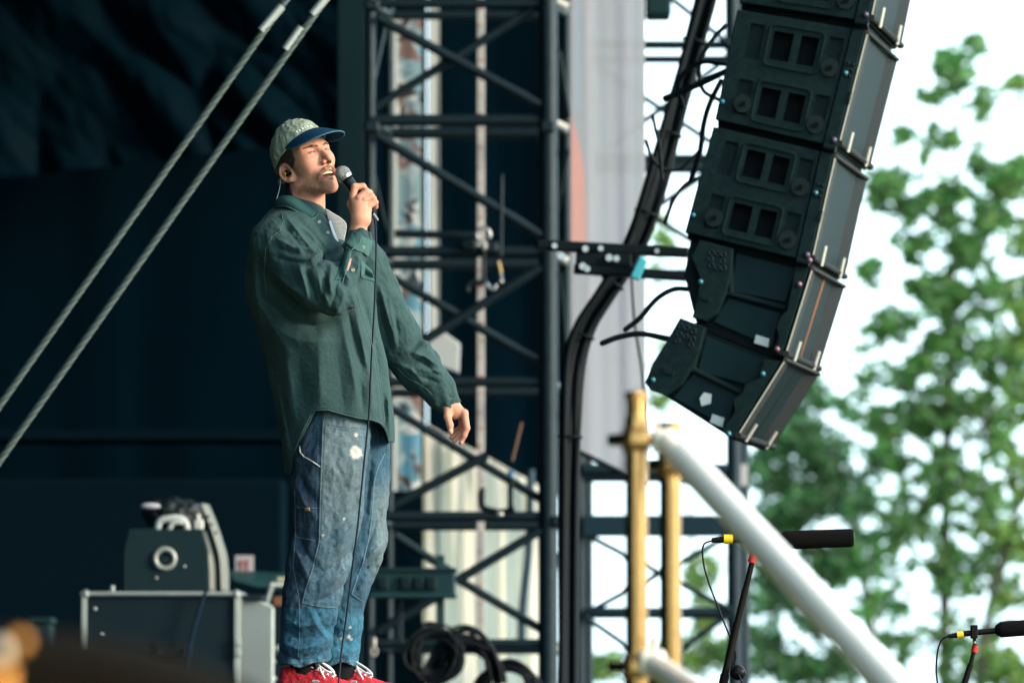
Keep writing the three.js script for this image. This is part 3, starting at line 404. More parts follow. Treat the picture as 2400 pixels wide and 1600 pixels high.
{ // cases further back with an arrow label
  const z = -7.2, g = thing('equipment_case', 'open equipment case with silver edges standing behind the leg of the person', 'case', V(W(620, 0, z).x, 0, z - 0.3));
  const P = (x, y, dz = 0) => W(x, y, z + dz);
  part('lid', sheet([[P(536, 1338, -0.5), P(700, 1348, -0.5)], [P(536, 1350, -0.2), P(690, 1362, -0.2)], [P(548, 1362, 0), P(640, 1384, 0)]], 0.015), mat([0.012, 0.050, 0.056], 0.45), g);
  part('body', box(0.36, P(0, 1396).y, 0.5, P(640, 1390).x + 0.03, P(0, 1396).y / 2, z - 0.28), mat([0.005, 0.012, 0.017], 0.7), g);
  part('edge_trim', tubeBetween(P(536, 1337, -0.5), P(700, 1348, -0.5), 0.006), alu, g); part('edge_trim', tubeBetween(P(634, 1370, 0.02), P(690, 1372, 0.02), 0.010), mat([0.50, 0.54, 0.52], 0.5), g); part('edge_trim', tubeBetween(P(636, 1372, 0.03), P(622, 1416, 0.03), 0.013), alu, g); part('edge_trim', tubeBetween(P(618, 1420, 0.03), P(616, 1590, 0.03), 0.014), alu, g); part('edge_trim', tubeBetween(P(616, 1520, 0.03), P(670, 1520, 0.03), 0.018), alu, g); part('edge_trim', tubeBetween(P(560, 1396, 0.02), P(622, 1418, 0.02), 0.012), alu, g);
  part('strip', pbox(640, 1398, 672, 1420, z + 0.01, 0.02, 0.004), mat([0.16, 0.07, 0.035], 0.7), g); for (const [x, y] of [[640, 1550], [642, 1590]]) { const q = P(x, y, 0.02); part('rivet', new THREE.SphereGeometry(0.010, 10, 8).translate(q.x, q.y, q.z), paleSteel, g); }
  part('tarp_end', pbox(648, 1352, 672, 1364, z - 0.1, 0.02, 0.004), mat([0.40, 0.42, 0.30], 0.7), g);
}
{
  const z = -7.6, g = thing('arrow_label', 'small white card with two red upward arrows standing on the equipment case', 'sign', W(571, 1338, z)); const c = part('card', pbox(550, 1301, 594, 1339, z, 0.008, 0.002), mat([0.42, 0.40, 0.41], 0.8), g), red = mat([0.36, 0.05, 0.05], 0.7);
  for (const x of [564, 578]) { const p = W(x, 1314, z + 0.004), q = W(x, 1326, z + 0.004), k = mpp(z); part('arrow', mergeGeometries([box(4 * k, 20 * k, 0.003, q.x, q.y, q.z), new THREE.ConeGeometry(5 * k, 9 * k, 4).toNonIndexed ? new THREE.ConeGeometry(5 * k, 9 * k, 4).translate(p.x, p.y, p.z) : null].filter(Boolean)), red, c); }
}
solo('cable_run', 'thin dark blue cable falling over the front of the trimmed flight case', 'cable', tubePath([[484, 1384], [476, 1400], [458, 1460], [446, 1510], [434, 1580], [430, 1640]].map(([x, y]) => W(x, y, -5.94)), 0.008, 8, 40), mat([0.006, 0.022, 0.045], 0.6));
solo('floor_box', 'small dark floor box with a pale lid at the back left of the stage', 'box', (() => { const a = W(72, 1455, -9), b = W(124, 1470, -9); return mergeGeometries([box(b.x - a.x, 0.03, 0.3, (a.x + b.x) / 2, a.y, -9), box((b.x - a.x) * 0.9, a.y - 0.02, 0.26, (a.x + b.x) / 2, (a.y - 0.02) / 2, -9)]); })(), mat([0.012, 0.045, 0.055], 0.6));
// ---------------------------------------------------------------- line array: boxes pitched down, turned a little towards the camera
const AY = 12 * rad, AX = V(Math.cos(AY), 0, Math.sin(AY)), AZ = V(Math.sin(AY), 0, -Math.cos(AY)), A0 = W(1820, 500, -2.3);
/** point where the sight line through a pixel meets the side plane of the array, pushed in by d metres */
function AP(px, py, d = 0) {
  const dx = px - CX, dy = CY - py, r = V(dx, dy * CP + FOC * SP, dy * SP - FOC * CP), o = A0.clone().addScaledVector(AZ, d), t = o.clone().sub(CAM).dot(AZ) / r.dot(AZ); return CAM.clone().addScaledVector(r, t);
}
const toS = (p) => { const q = p.clone().sub(A0); return new THREE.Vector2(q.dot(AX), q.y); };
const AB = new THREE.Matrix4().makeBasis(AX, V(0, 1, 0), AZ.clone().negate()).setPosition(A0);
/** extrudes a traced outline from depth d0 to d1 (metres behind the side plane) */
function slab(pts, d0, d1, holes = [], bev = 0.004) {
  const s = new THREE.Shape(pts.map(([x, y]) => toS(AP(x, y)))); for (const h of holes) s.holes.push(new THREE.Path(h.map(([x, y]) => toS(AP(x, y)))));
  const g = new THREE.ExtrudeGeometry(s, { depth: d1 - d0 - 2 * bev, bevelEnabled: bev > 0, bevelSize: bev * 0.8, bevelOffset: -bev * 0.8, bevelThickness: bev, bevelSegments: 2, curveSegments: 6 });
  return g.translate(0, 0, -d1 + bev).applyMatrix4(AB);
}
const boxM = mat([0.0080, 0.0240, 0.0265], 0.5, 0.0, { map: withRepeat(metalTex, 3), bumpMap: withRepeat(grain, 6), bumpScale: 0.0016 }), boxM2 = mat([0.0052, 0.0150, 0.0170], 0.55, 0.0, { bumpMap: withRepeat(grain, 6), bumpScale: 0.0016 }), hole = mat([0.0018, 0.004, 0.006], 0.8);
const grilleM = mat([0.034, 0.038, 0.036], 0.55, 0.15, { bumpMap: withRepeat(twill, 20), bumpScale: 0.0012 }), grilleD = mat([0.020, 0.024, 0.025], 0.6, 0.15, { bumpMap: withRepeat(twill, 20), bumpScale: 0.0012 }), pinM = mat([0.55, 0.55, 0.47], 0.45, 0.4), glintNut = mat([0.05, 0.20, 0.26], 0.35, 0.5), cream = mat([0.42, 0.42, 0.36], 0.55);
const AW = 0.78, GAP = 0.012;
function uvOf(q) { const [TL, TR, BR, BL] = q; return (u, v) => [mix(mix(TL[0], TR[0], u), mix(BL[0], BR[0], u), v), mix(mix(TL[1], TR[1], u), mix(BL[1], BR[1], u), v)]; }
const rrect = (at, u0, v0, u1, v1, r) => { const o = [], c = [[u1 - r, v0 + r, -90], [u1 - r, v1 - r, 0], [u0 + r, v1 - r, 90], [u0 + r, v0 + r, 180]]; for (const [u, v, a] of c) for (let k = 0; k <= 4; k++) { const t = (a + k * 22.5) * rad; o.push(at(u + r * Math.cos(t), v + r * Math.sin(t))); } return o; };
/** front of a box: two grille leaves meeting in a shallow groove, seen at a slant, and the seam bar with its pins below */
function front(g, TR, BR, stripe) {
  const a = AP(...TR), b = AP(...BR), E = (p, d, o) => p.clone().addScaledVector(AZ, d).addScaledVector(AX, o);
  const quad = (d0, d1, o0, o1, m, n) => part(n, sheet([0, 0.5, 1].map((t) => { const p = a.clone().lerp(b, t); return [E(p, d0, o0), E(p, (d0 + d1) / 2, (o0 + o1) / 2), E(p, d1, o1)]; }), 0.008), m, g);
  quad(0.004, AW * 0.47, 0.008, -0.030, grilleM, 'front_grille'); quad(AW * 0.53, AW - 0.004, -0.030, 0.012, grilleD, 'front_grille');  // far leaf takes a darker copy of the grille colour as its shade
  const mid = (n, m, r, d, o) => part(n, tubeBetween(E(a, d, o), E(b, d, o), r, 8), m, g); mid('groove_bead', stripe ? mat([0.22, 0.085, 0.035], 0.7) : blackSteel, stripe ? 0.020 : 0.014, AW * 0.5, -0.020); mid('edge_bead', cream, 0.0035, 0.004, 0.006); mid('edge_bead', blackSteel, 0.006, AW - 0.006, 0.010);
  const dn = b.clone().sub(a).normalize(), k = b.clone().addScaledVector(dn, -0.012), bar = (q, r, m) => part('seam_bar', tubeBetween(E(q, 0.0, 0.006), E(q, AW, 0.016), r, 8), m, g); bar(k, 0.013, grilleD); bar(a.clone().addScaledVector(dn, 0.008), 0.008, grilleM);
  for (const d of [0.14, 0.62]) { const p0 = E(b.clone().addScaledVector(dn, -0.07), d * AW / 0.78, 0.022), p1 = E(b.clone().addScaledVector(dn, 0.006), d * AW / 0.78, 0.022); part('pin', tubeBetween(p0, p1, 0.0075, 8), pinM, g); }
}
function nut(g, px, py, r = 0.011, m = glintNut) { const p = AP(px, py, -0.006); part('rigging_pin', new THREE.SphereGeometry(r, 14, 10).translate(p.x, p.y, p.z), m, g); }  // cyan glints of the pins are put into their colour
function arrayBox(label, Q) {
  const at = uvOf(Q), c = at(0.5, 0.98), base = AP(...c), g = thing('array_speaker', label, 'speaker', base, 'boxes of the hanging speaker array');
  const inset = [at(0.004, 0.012), at(0.996, 0.012), at(0.996, 0.985), at(0.004, 0.985)];
  part('cabinet', slab(inset, 0.05, AW), boxM2, g);
  const win = []; for (const v of [0.26, 0.745]) for (const [u, w] of [[0.395, 0.083], [0.600, 0.075]]) win.push(rrect(at, u - w, v - 0.128, u + w, v + 0.128, 0.012));
  const poc = []; for (const v of [0.25, 0.735]) for (const u of [0.185, 0.80]) poc.push(rrect(at, u - 0.062, v - 0.15, u + 0.062, v + 0.17, 0.014));
  const plate = part('side_plate', slab([at(0.004, 0.015), at(0.885, 0.015), at(0.885, 0.98), at(0.004, 0.98)], 0.0, 0.052, [...win, ...poc]), boxM, g);
  part('rigging_plate', slab([at(0.893, 0.012), at(0.996, 0.012), at(0.996, 0.985), at(0.893, 0.985)], -0.006, 0.052), boxM, g);
  for (const h of win) part('port', slab(h, 0.043, 0.049, [], 0.0005), hole, plate);
  for (const h of poc) part('pocket', slab(h, 0.016, 0.049, [], 0.0005), boxM2, plate);
  for (const v of [0.26, 0.745]) part('port_frame', slab(rrect(at, 0.275, v - 0.185, 0.715, v + 0.185, 0.05), -0.007, 0.002, [rrect(at, 0.292, v - 0.165, 0.698, v + 0.165, 0.04).reverse()], 0.002), boxM, plate);
  for (const [u, v] of [[0.80, 0.36], [0.80, 0.84], [0.20, 0.80]]) { const p = AP(...at(u, v), 0.004), q = new THREE.Quaternion().setFromUnitVectors(V(0, 1, 0), AZ); part('boss', new THREE.CylinderGeometry(0.026, 0.034, 0.03, 24).applyQuaternion(q).translate(p.x, p.y, p.z), boxM, plate); const p2 = AP(...at(u, v), -0.012); part('boss_core', new THREE.CylinderGeometry(0.010, 0.010, 0.008, 16).applyQuaternion(q).translate(p2.x, p2.y, p2.z), hole, plate); }
  for (let i = 0; i < 3; i++) for (let j = 0; j < 2; j++) nut(g, ...at(0.930 + j * 0.035, 0.30 + i * 0.05), 0.007, boxM2);
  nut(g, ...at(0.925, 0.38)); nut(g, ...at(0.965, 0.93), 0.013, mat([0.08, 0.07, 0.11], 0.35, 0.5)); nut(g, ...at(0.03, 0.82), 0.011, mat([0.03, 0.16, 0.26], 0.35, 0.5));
  part('hinge', slab([at(0.985, 0.52), at(1.015, 0.52), at(1.015, 0.62), at(0.985, 0.62)], -0.01, 0.05), boxM2, g);
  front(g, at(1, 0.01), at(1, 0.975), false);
  const a = AP(...at(0.9, 1.0), -0.012), b = AP(...at(1.0, 1.0), -0.012); part('link_bar', tubeBetween(a, b, 0.014, 8), blackSteel, g);
}
arrayBox('speaker box of the array cut by the frame, above all others', [[1792, -262], [2095, -232], [2036, 56], [1730, 10]]);
arrayBox('array speaker box under the cut topmost one', [[1728, 18], [2032, 68], [1960, 350], [1674, 284]]);
arrayBox('array speaker box above the two steeply tilted lower ones', [[1672, 292], [1956, 358], [1898, 618], [1603, 548]]);
function lowBox(label, o) {
  const g = thing('array_speaker', label, 'speaker', AP(...o.base), 'boxes of the hanging speaker array');
  part('cabinet', slab(o.body, 0.07, AW), boxM2, g); part('rear_plate', slab(o.rear, 0.0, 0.10), boxM, g); const pl = part('front_plate', slab(o.front, 0.0, 0.10), boxM, g); void pl;
  for (const p of o.panels) part('recessed_panel', slab(p, 0.045, 0.08, [], 0.003), mat([0.0055, 0.020, 0.025], 0.45), g);
  for (const p of o.ribs) part('rib', tubeBetween(AP(...p[0], 0.04), AP(...p[1], 0.04), 0.012, 8), boxM2, g);
  for (const [x, y] of o.dots) { const p = AP(x, y, -0.002), q = new THREE.Quaternion().setFromUnitVectors(V(0, 1, 0), AZ); part('rigging_hole', new THREE.TorusGeometry(0.0085, 0.003, 6, 16).applyQuaternion(new THREE.Quaternion().setFromUnitVectors(V(0, 0, 1), AZ)).translate(p.x, p.y, p.z), greyPaint, g); void q; }
  for (const s of o.slots) part('slot', slab(s, -0.006, 0.004, [], 0.002), boxM2, g);
  for (const s of o.labels) part('sticker', slab(s, 0.036, 0.0405, [], 0.001), mat([0.55, 0.60, 0.60], 0.6), g);
  for (const [x, y, c] of o.nuts) nut(g, x, y, 0.011, c ? mat([0.22, 0.13, 0.18], 0.35, 0.5) : glintNut);
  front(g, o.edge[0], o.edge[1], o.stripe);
}
{ // dark link strips closing the seams between the boxes
  const g = thing('rigging_links', 'black steel link strips joining the boxes of the hanging speaker array', 'rigging', AP(1740, 600));
  for (const [x0, y0, x1, y1] of [[1732, 12, 2030, 62], [1676, 288, 1956, 354], [1606, 550, 1896, 622], [1632, 757, 1832, 837]]) part('link_strip', slab([[x0, y0 - 8], [x1, y1 - 8], [x1, y1 + 8], [x0, y0 + 8]], 0.06, 0.72, [], 0.002), mat([0.003, 0.006, 0.008], 0.7), g);
}
{ const t = AP(1940, -262, 0.4); const g = thing('hoist_chain', 'steel hoist chain carrying the speaker array from the stage roof', 'chain', t.clone()); part('chain', tubeBetween(t, V(t.x, 6.24, t.z), 0.012, 10), blackSteel, g); part('bumper_frame', rbox(0.62, 0.06, 0.7, 0.01, t.x, t.y + 0.03, t.z), blackSteel, g); }
lowBox('tilted array speaker box with a rusty stripe down its front grille', {
  base: [1740, 830], body: [[1612, 552], [1899, 622], [1834, 838], [1626, 760], [1596, 640]], rear: [[1640, 562], [1718, 582], [1714, 640], [1700, 690], [1680, 735], [1654, 752], [1622, 744], [1634, 700], [1640, 650], [1620, 600]],
  front: [[1864, 622], [1897, 628], [1832, 834], [1812, 826], [1826, 790], [1820, 768], [1828, 742], [1844, 728], [1852, 690]],
  panels: [[[1722, 590], [1862, 626], [1838, 706], [1708, 680]], [[1704, 694], [1824, 732], [1806, 812], [1668, 752]]], ribs: [[[1702, 686], [1842, 722]], [[1712, 586], [1714, 690]]],
  dots: [[1668, 592], [1682, 594], [1696, 596], [1666, 606], [1694, 612], [1668, 622], [1682, 626], [1696, 628]], slots: [[[1644, 690], [1668, 698], [1664, 708], [1642, 700]]], labels: [[[1769, 782], [1800, 792], [1797, 812], [1764, 802]]],
  nuts: [[1874, 666, 1], [1898, 610, 1], [1642, 660, 0]], edge: [[1902, 624], [1836, 836]], stripe: true });
lowBox('lowest and most tilted box of the hanging speaker array', {
  base: [1640, 1010], body: [[1622, 752], [1838, 836], [1716, 1030], [1560, 930], [1524, 908]], rear: [[1568, 790], [1594, 744], [1652, 766], [1640, 818], [1624, 856], [1598, 900], [1562, 926], [1524, 914], [1512, 896], [1530, 850]],
  front: [[1790, 842], [1830, 846], [1718, 1026], [1692, 1010], [1722, 964], [1718, 936], [1740, 920], [1746, 900], [1776, 886]],
  panels: [[[1650, 786], [1786, 842], [1772, 884], [1742, 898], [1630, 868]], [[1622, 872], [1736, 914], [1716, 948], [1700, 1000], [1572, 930]]], ribs: [[[1626, 866], [1740, 922]], [[1646, 784], [1622, 870]]],
  dots: [[1596, 764], [1610, 768], [1626, 776], [1592, 782], [1608, 788], [1624, 794], [1588, 798], [1620, 808]], slots: [[[1556, 860], [1582, 870], [1578, 882], [1554, 872]]], labels: [[[1646, 918], [1664, 922], [1662, 944], [1640, 950], [1636, 932]], [[1666, 968], [1694, 978], [1690, 1000], [1660, 988]]],
  nuts: [[1822, 818, 1], [1788, 876, 0], [1708, 1016, 0], [1530, 890, 0]], edge: [[1840, 838], [1722, 1026]], stripe: false });

// ---------------------------------------------------------------- shotgun microphones on stands
const foam = mat([0.0045, 0.0045, 0.0045], 0.98, 0, { bumpMap: withRepeat(grain, 20), bumpScale: 0.004 }), matt = mat([0.008, 0.007, 0.006], 0.5, 0.2), yellow = mat([0.75, 0.50, 0.01], 0.5), redM = mat([0.50, 0.012, 0.010], 0.5);
function shotgun(label, o) {
  const z = o.z, k = mpp(z), g = thing('shotgun_microphone', label, 'microphone', V(W(o.stand[o.stand.length - 1][0], 0, z).x, 0, z)), P = ([x, y]) => W(x, y, z);
  const [a, b] = [P(o.foam[0]), P(o.foam[1])], d = b.clone().sub(a), L = d.length(), q = new THREE.Quaternion().setFromUnitVectors(V(0, 1, 0), d.clone().normalize()), r = o.foam[2] * k;
  part('windscreen', new THREE.LatheGeometry([[0, 0], [r * 0.55, 0.0], [r * 0.98, 0.018], [r, 0.05], [r * 0.99, L - 0.012], [r * 0.9, L - 0.003], [0, L]].map(([x, y]) => new THREE.Vector2(x, y)), 32).applyQuaternion(q).translate(a.x, a.y, a.z), foam, g);
  part('body', tubeBetween(P(o.body[0]), P(o.body[1]), o.body[2] * k, 20), matt, g); part('cable_ring', tubeBetween(P(o.ring[0]), P(o.ring[1]), o.ring[2] * k, 20), yellow, g); part('connector', tubeBetween(P(o.plug[0]), P(o.plug[1]), o.plug[2] * k, 16, o.plug[2] * k * 1.35), matt, g);
  if (o.clip) { part('clip', mergeGeometries([pbox(o.clip[0] - 8, o.clip[1] - 18, o.clip[0] + 8, o.clip[1] + 14, z + 0.014, 0.028, 0.004), tubeBetween(P([o.clip[0], o.clip[1] + 10]), P([o.clip[0] + 1, o.clip[1] + 34]), 0.006)]), matt, g); const p = W(o.clip[0], o.clip[1] + 24, z + 0.012); part('clip_screw', new THREE.SphereGeometry(0.006, 12, 8).translate(p.x, p.y, p.z), mat([0.25, 0.22, 0.18], 0.4, 0.7), g); }
  part('stand_band', tubeBetween(P(o.band[0]), P(o.band[1]), o.band[2] * k, 18), redM, g); for (let i = 1; i < o.stand.length; i++) { const e = P(o.stand[i]); if (i === o.stand.length - 1) e.y = 0; part('stand_tube', tubeBetween(P(o.stand[i - 1]), e, o.sr[i - 1] * k, 16), matt, g); }
  if (o.knob) { const p = W(o.knob[0], o.knob[1], z + 0.03); part('clutch_knob', new THREE.SphereGeometry(o.knob[2] * k, 20, 14).scale(1, 1, 0.7).translate(p.x, p.y, p.z), mat([0.006, 0.006, 0.006], 0.3), g); }
  part('cable', tubePath(o.cable.map(([x, y, dz = 0]) => W(x, y, z + dz)), 2.3 * k, 7, 80), rubber, g);
  const f = P(o.stand[o.stand.length - 1]); for (let i = 0; i < 3; i++) { const an = i * 2.094 + 0.4; part('foot', tubeBetween(V(f.x, 0.020, z), V(f.x + 0.26 * Math.cos(an), 0.012, z + 0.26 * Math.sin(an)), 0.010, 10), matt, g); }
}
shotgun('long black shotgun microphone crossing behind the white tube, on a stand with a red band', { z: 0.55, foam: [[1826, 1266], [2003, 1260], 22], body: [[1700, 1263], [1840, 1264], 9], ring: [[1697, 1263], [1718, 1263], 11], plug: [[1668, 1266], [1698, 1264], 6], band: [[1762, 1318], [1768, 1296], 10], stand: [[1770, 1290], [1748, 1380], [1728, 1460], [1700, 1580], [1690, 1640]], sr: [7, 8, 9, 11], knob: [1730, 1576, 18], cable: [[1668, 1267], [1650, 1276], [1648, 1310], [1660, 1360], [1690, 1440], [1722, 1520], [1724, 1560], [1740, 1600, 0.1]] });
shotgun('black shotgun microphone with a yellow ring and foam cover cut by the frame edge', { z: 0.2, foam: [[2334, 1476], [2470, 1466], 19], body: [[2258, 1485], [2340, 1477], 7], ring: [[2244, 1488], [2259, 1486], 8], plug: [[2224, 1491], [2246, 1488], 5], clip: [2285, 1482], band: [[2284, 1528], [2287, 1513], 8], stand: [[2286, 1516], [2276, 1556], [2262, 1600], [2256, 1640]], sr: [5, 7, 8], cable: [[2226, 1490], [2208, 1500], [2198, 1530], [2196, 1580], [2204, 1640]] });

// ---------------------------------------------------------------- scaffold in the foreground, out of focus
const bronze = new THREE.MeshPhysicalMaterial({ color: lin(0.46, 0.255, 0.090), roughness: 0.26, metalness: 1.0, roughnessMap: withRepeat(metalTex, 2, 4), bumpMap: withRepeat(metalTex, 3, 9), bumpScale: 0.0007 });
const aluTube = new THREE.MeshPhysicalMaterial({ color: lin(0.86, 0.83, 0.77), roughness: 0.28, metalness: 0.25, bumpMap: withRepeat(metalTex, 3, 9), bumpScale: 0.001 });
function standard(label, px, top, z, m, rings, spig) {
  const a = W(px, top, z), g = thing('scaffold_standard', label, 'scaffold pole', V(a.x, -1.6, z), 'bronze scaffold poles in the foreground'); const r = 0.0242;
  part('tube', tubeBetween(V(a.x, -1.598, z), V(a.x, W(px, top + 60, z).y, z), r, 28), m, g); part('spigot', new THREE.LatheGeometry([[r * 0.8, -0.06], [r * 0.86, 0], [r * 0.86, 0.036], [r * 1.02, 0.040], [r * 1.02, 0.052], [r * 0.9, 0.056], [0, 0.056]].map(([x, y]) => new THREE.Vector2(x, y)), 28).translate(a.x, a.y - 0.056, z), m, g);
  for (const y of rings) { const p = W(px, y, z); const s = new THREE.Shape(); s.absarc(0, 0, 0.061, 0, Math.PI * 2); for (let i = 0; i < 8; i++) { const h = new THREE.Path(), an = i * Math.PI / 4; h.absarc(0.044 * Math.cos(an), 0.044 * Math.sin(an), i % 2 ? 0.009 : 0.0065, 0, Math.PI * 2); s.holes.push(h); }
    part('rosette', new THREE.ExtrudeGeometry(s, { depth: 0.020, bevelSize: 0.001, bevelThickness: 0.001, bevelSegments: 1, curveSegments: 16 }).rotateX(Math.PI / 2).translate(p.x, p.y + 0.010, z), m, g); part('collar', tubeBetween(V(p.x, p.y - 0.026, z), V(p.x, p.y + 0.026, z), r + 0.0045, 24), m, g); }
  return g;
}
standard('taller bronze scaffold pole with two rosette discs, ending in front of the banner', 1491, 917, 5.4, bronze, [1031, 1562], true);
standard('shorter bronze scaffold pole standing just behind the taller one', 1571, 990, 4.9, bronze, [1092, 1600], true);
{
  const g = thing('diagonal_tube', 'thick pale aluminium tube slanting down from the rosette of the bronze pole', 'tube', W(2110, 1640, 6.5)), a = W(1588, 1056, 5.45), b = W(2180, 1700, 6.6), h = W(1552, 1026, 5.44);
  part('tube', tubeBetween(a, b, 0.0335, 32), aluTube, g); const c = part('end_fitting', mergeGeometries([tubeBetween(W(1560, 1028, 5.45), W(1640, 1112, 5.5), 0.027, 24, 0.034), rbox(0.052, 0.050, 0.050, 0.012, h.x + 0.004, h.y - 0.006, h.z)]), mat([0.80, 0.72, 0.62], 0.4, 0.3), g);
  part('wedge', mergeGeometries([box(0.012, 0.075, 0.022, h.x - 0.012, h.y + 0.004, h.z)]), mat([0.62, 0.46, 0.38], 0.5, 0.3), g, 'pinkish wedge through the rosette'); { const p = W(1625, 1096, 5.54); part('rivet', new THREE.SphereGeometry(0.008, 12, 8).translate(p.x, p.y, p.z), mat([0.32, 0.20, 0.10], 0.5), c); }
}
{
  const g = thing('ledger_tube', 'short pale ledger fitting clipped to the lower rosette of the bronze pole', 'tube', W(1560, 1600, 5.5)), a = W(1530, 1556, 5.45), b = W(1690, 1660, 5.9); part('tube', tubeBetween(a, b, 0.026, 24), aluTube, g); const p = W(1528, 1552, 5.45); part('ledger_head', rbox(0.06, 0.055, 0.055, 0.014, p.x, p.y, p.z), mat([0.80, 0.70, 0.58], 0.4, 0.3), g); part('wedge', box(0.013, 0.07, 0.024, W(1531, 1530, 5.45).x, W(1531, 1530, 5.45).y, 5.45), bronze, g);
}
{ // dark rounded lid and brass fittings close to the lens
  const z = 10.6, g = thing('padded_lid', 'dark brown rounded padded lid blurred close to the lens at the bottom corner', 'lid', W(300, 1680, z)); const f = (x, y, zz) => ell(x, y, zz, 0.25, 0.085, 0.16) - 0.006 * fbm(x * 20, y * 20, zz * 20, 2), c = W(235, 1650, z);
  part('padding', nets(f, [-0.28, -0.12, -0.19], [0.28, 0.12, 0.19], 0.011, { color: () => [0.0055, 0.0040, 0.0022] }).rotateZ(-0.16).translate(c.x - 0.02, c.y - 0.012, z), new THREE.MeshPhysicalMaterial({ vertexColors: true, roughness: 0.95, specularIntensity: 0.1 }), g);
  part('piping', tubePath([[40, 1560], [140, 1530], [280, 1560], [420, 1596], [540, 1640]].map(([x, y]) => W(x, y + 12, z + 0.13)), 0.004, 8, 40), mat([0.010, 0.007, 0.004], 0.8), g);
  const k = thing('brass_fitting', 'glowing orange brass coupling blurred beside the dark padded lid', 'fitting', W(10, 1640, z + 0.3)), b = new THREE.MeshPhysicalMaterial({ color: lin(0.72, 0.30, 0.05), roughness: 0.4, metalness: 0.5 });
  const sp = (x, y, r, m, n) => { const p = W(x, y, z + 0.3); part(n, new THREE.SphereGeometry(r * mpp(z + 0.3), 20, 14).scale(1, 1.15, 1).translate(p.x, p.y, p.z), m, k); }; sp(44, 1506, 19, b, 'knob'); sp(0, 1526, 19, mat([0.85, 0.78, 0.62], 0.4), 'cap'); part('stem', tubeBetween(W(4, 1560, z + 0.3), W(2, 1680, z + 0.3), 24 * mpp(z), 20), b, k);
}

// ---------------------------------------------------------------- trees beyond the stage
const bark = mat([0.060, 0.055, 0.040], 0.95), leafMats = [[0.060, 0.205, 0.036], [0.034, 0.160, 0.044], [0.100, 0.215, 0.028]].map((c) => mat(c, 0.85, 0, { transmission: 0.50, thickness: 0, vertexColors: true }));
function leafGeo() { const s = []; const L = 1, Wd = 0.42; const p = [[0, 0, 0], [-Wd, 0.10, 0.38], [0, 0.0, 0.42], [Wd, 0.10, 0.38], [-Wd * 0.55, 0.06, 0.78], [0, -0.02, 0.8], [Wd * 0.55, 0.06, 0.78], [0, -0.08, 1]]; return { p, t: [0, 2, 1, 0, 3, 2, 1, 2, 4, 2, 5, 4, 2, 3, 6, 2, 6, 5, 4, 5, 7, 5, 6, 7] }; }
const LG = leafGeo();
function tree(label, z, trunk, limbsT, clumps, tone, seedOff) {
  const base = W(trunk[0][0], trunk[0][1], z); const g = thing('tree', label, 'tree', V(base.x, -1.6, z), 'leafy trees beyond the stage');
  const k = mpp(z), T = trunk.map(([x, y]) => W(x, y, z)); T[0].y = -1.6; const tg = []; for (let i = 1; i < T.length; i++) tg.push(tubeBetween(T[i - 1], T[i], trunk[i - 1][2] * k, 10, trunk[i][2] * k)); part('trunk', mergeGeometries(tg), bark, g);
  for (const l of limbsT) { const P = l.map(([x, y, dz = 0]) => W(x, y, z + dz)); part('limb', new THREE.TubeGeometry(new THREE.CatmullRomCurve3(P), P.length * 5, 3.0 * k, 7), bark, g); }
  const tw = [], pos = [], nor = [], col = [], idx = []; const q = new THREE.Quaternion(), e = new THREE.Euler(), v = V(0, 0, 0), nv = V(0, 0, 0);
  for (const [cx, cy, rx, ry, n0, dz = 0.5] of clumps) { const n = Math.round(n0 * 2.5);
    const subs = []; for (let i = 0; i < Math.max(3, n / 10); i++) { let a, b, c; do { a = rr(-1, 1); b = rr(-1, 1); c = rr(-1, 1); } while (a * a + b * b + c * c > 1); subs.push([a, b, c]); const e1 = W(cx + a * rx, cy + b * ry, z + c * dz), e0 = W(cx + a * rx * 0.3, cy + b * ry * 0.3 + 18, z); tw.push(tubeBetween(e0, e1, 1.1 * k, 4)); }
    { let bd = 1e9, bp = null; for (const l of [trunk, ...limbsT]) for (const [x, y] of l) { const dd = Math.hypot(x - cx, (y - cy) * 0.8) + (y < cy ? 60 : 0); if (dd < bd) { bd = dd; bp = [x, y]; } } tw.push(tubeBetween(W(bp[0], bp[1], z), W(cx, cy + 18, z), 2.0 * k, 5, 1.2 * k)); }
    for (let i = 0; i < n; i++) { const s = subs[Math.floor(rnd() * subs.length)], x = cx + s[0] * rx + rr(-1, 1) * rr(0, 1) * 22, y = cy + s[1] * ry + rr(-1, 1) * rr(0, 1) * 22, c = W(x, y, z + s[2] * dz + rr(-0.25, 0.25));
      const sz = rr(0.058, 0.118), o = pos.length / 3; e.set(rr(-1.3, 0.9), rr(0, 6.28), rr(-0.8, 0.8)); q.setFromEuler(e); nv.set(0, 1, 0).applyQuaternion(q); const t = rr(0.35, 1.5), yl = rnd() < 0.14 ? 1.9 : 1;
      for (const p of LG.p) { v.set(p[0] * sz, p[1] * sz, p[2] * sz).applyQuaternion(q); pos.push(c.x + v.x, c.y + v.y, c.z + v.z); nor.push(nv.x, nv.y, nv.z); col.push(t * yl, t * (yl > 1 ? 1.25 : 1), t); } for (const w of LG.t) idx.push(o + w); }
  }
  const cg = new THREE.BufferGeometry(); cg.setAttribute('position', new THREE.Float32BufferAttribute(pos, 3)); cg.setAttribute('normal', new THREE.Float32BufferAttribute(nor, 3)); cg.setAttribute('color', new THREE.Float32BufferAttribute(col, 3)); cg.setIndex(idx); cg.computeVertexNormals(); const cr = part('crown', cg, leafMats[tone], g); cr.userData.kind = 'stuff'; part('twigs', mergeGeometries(tw), bark, g).userData.kind = 'stuff';
}
const cluster = (list) => list;
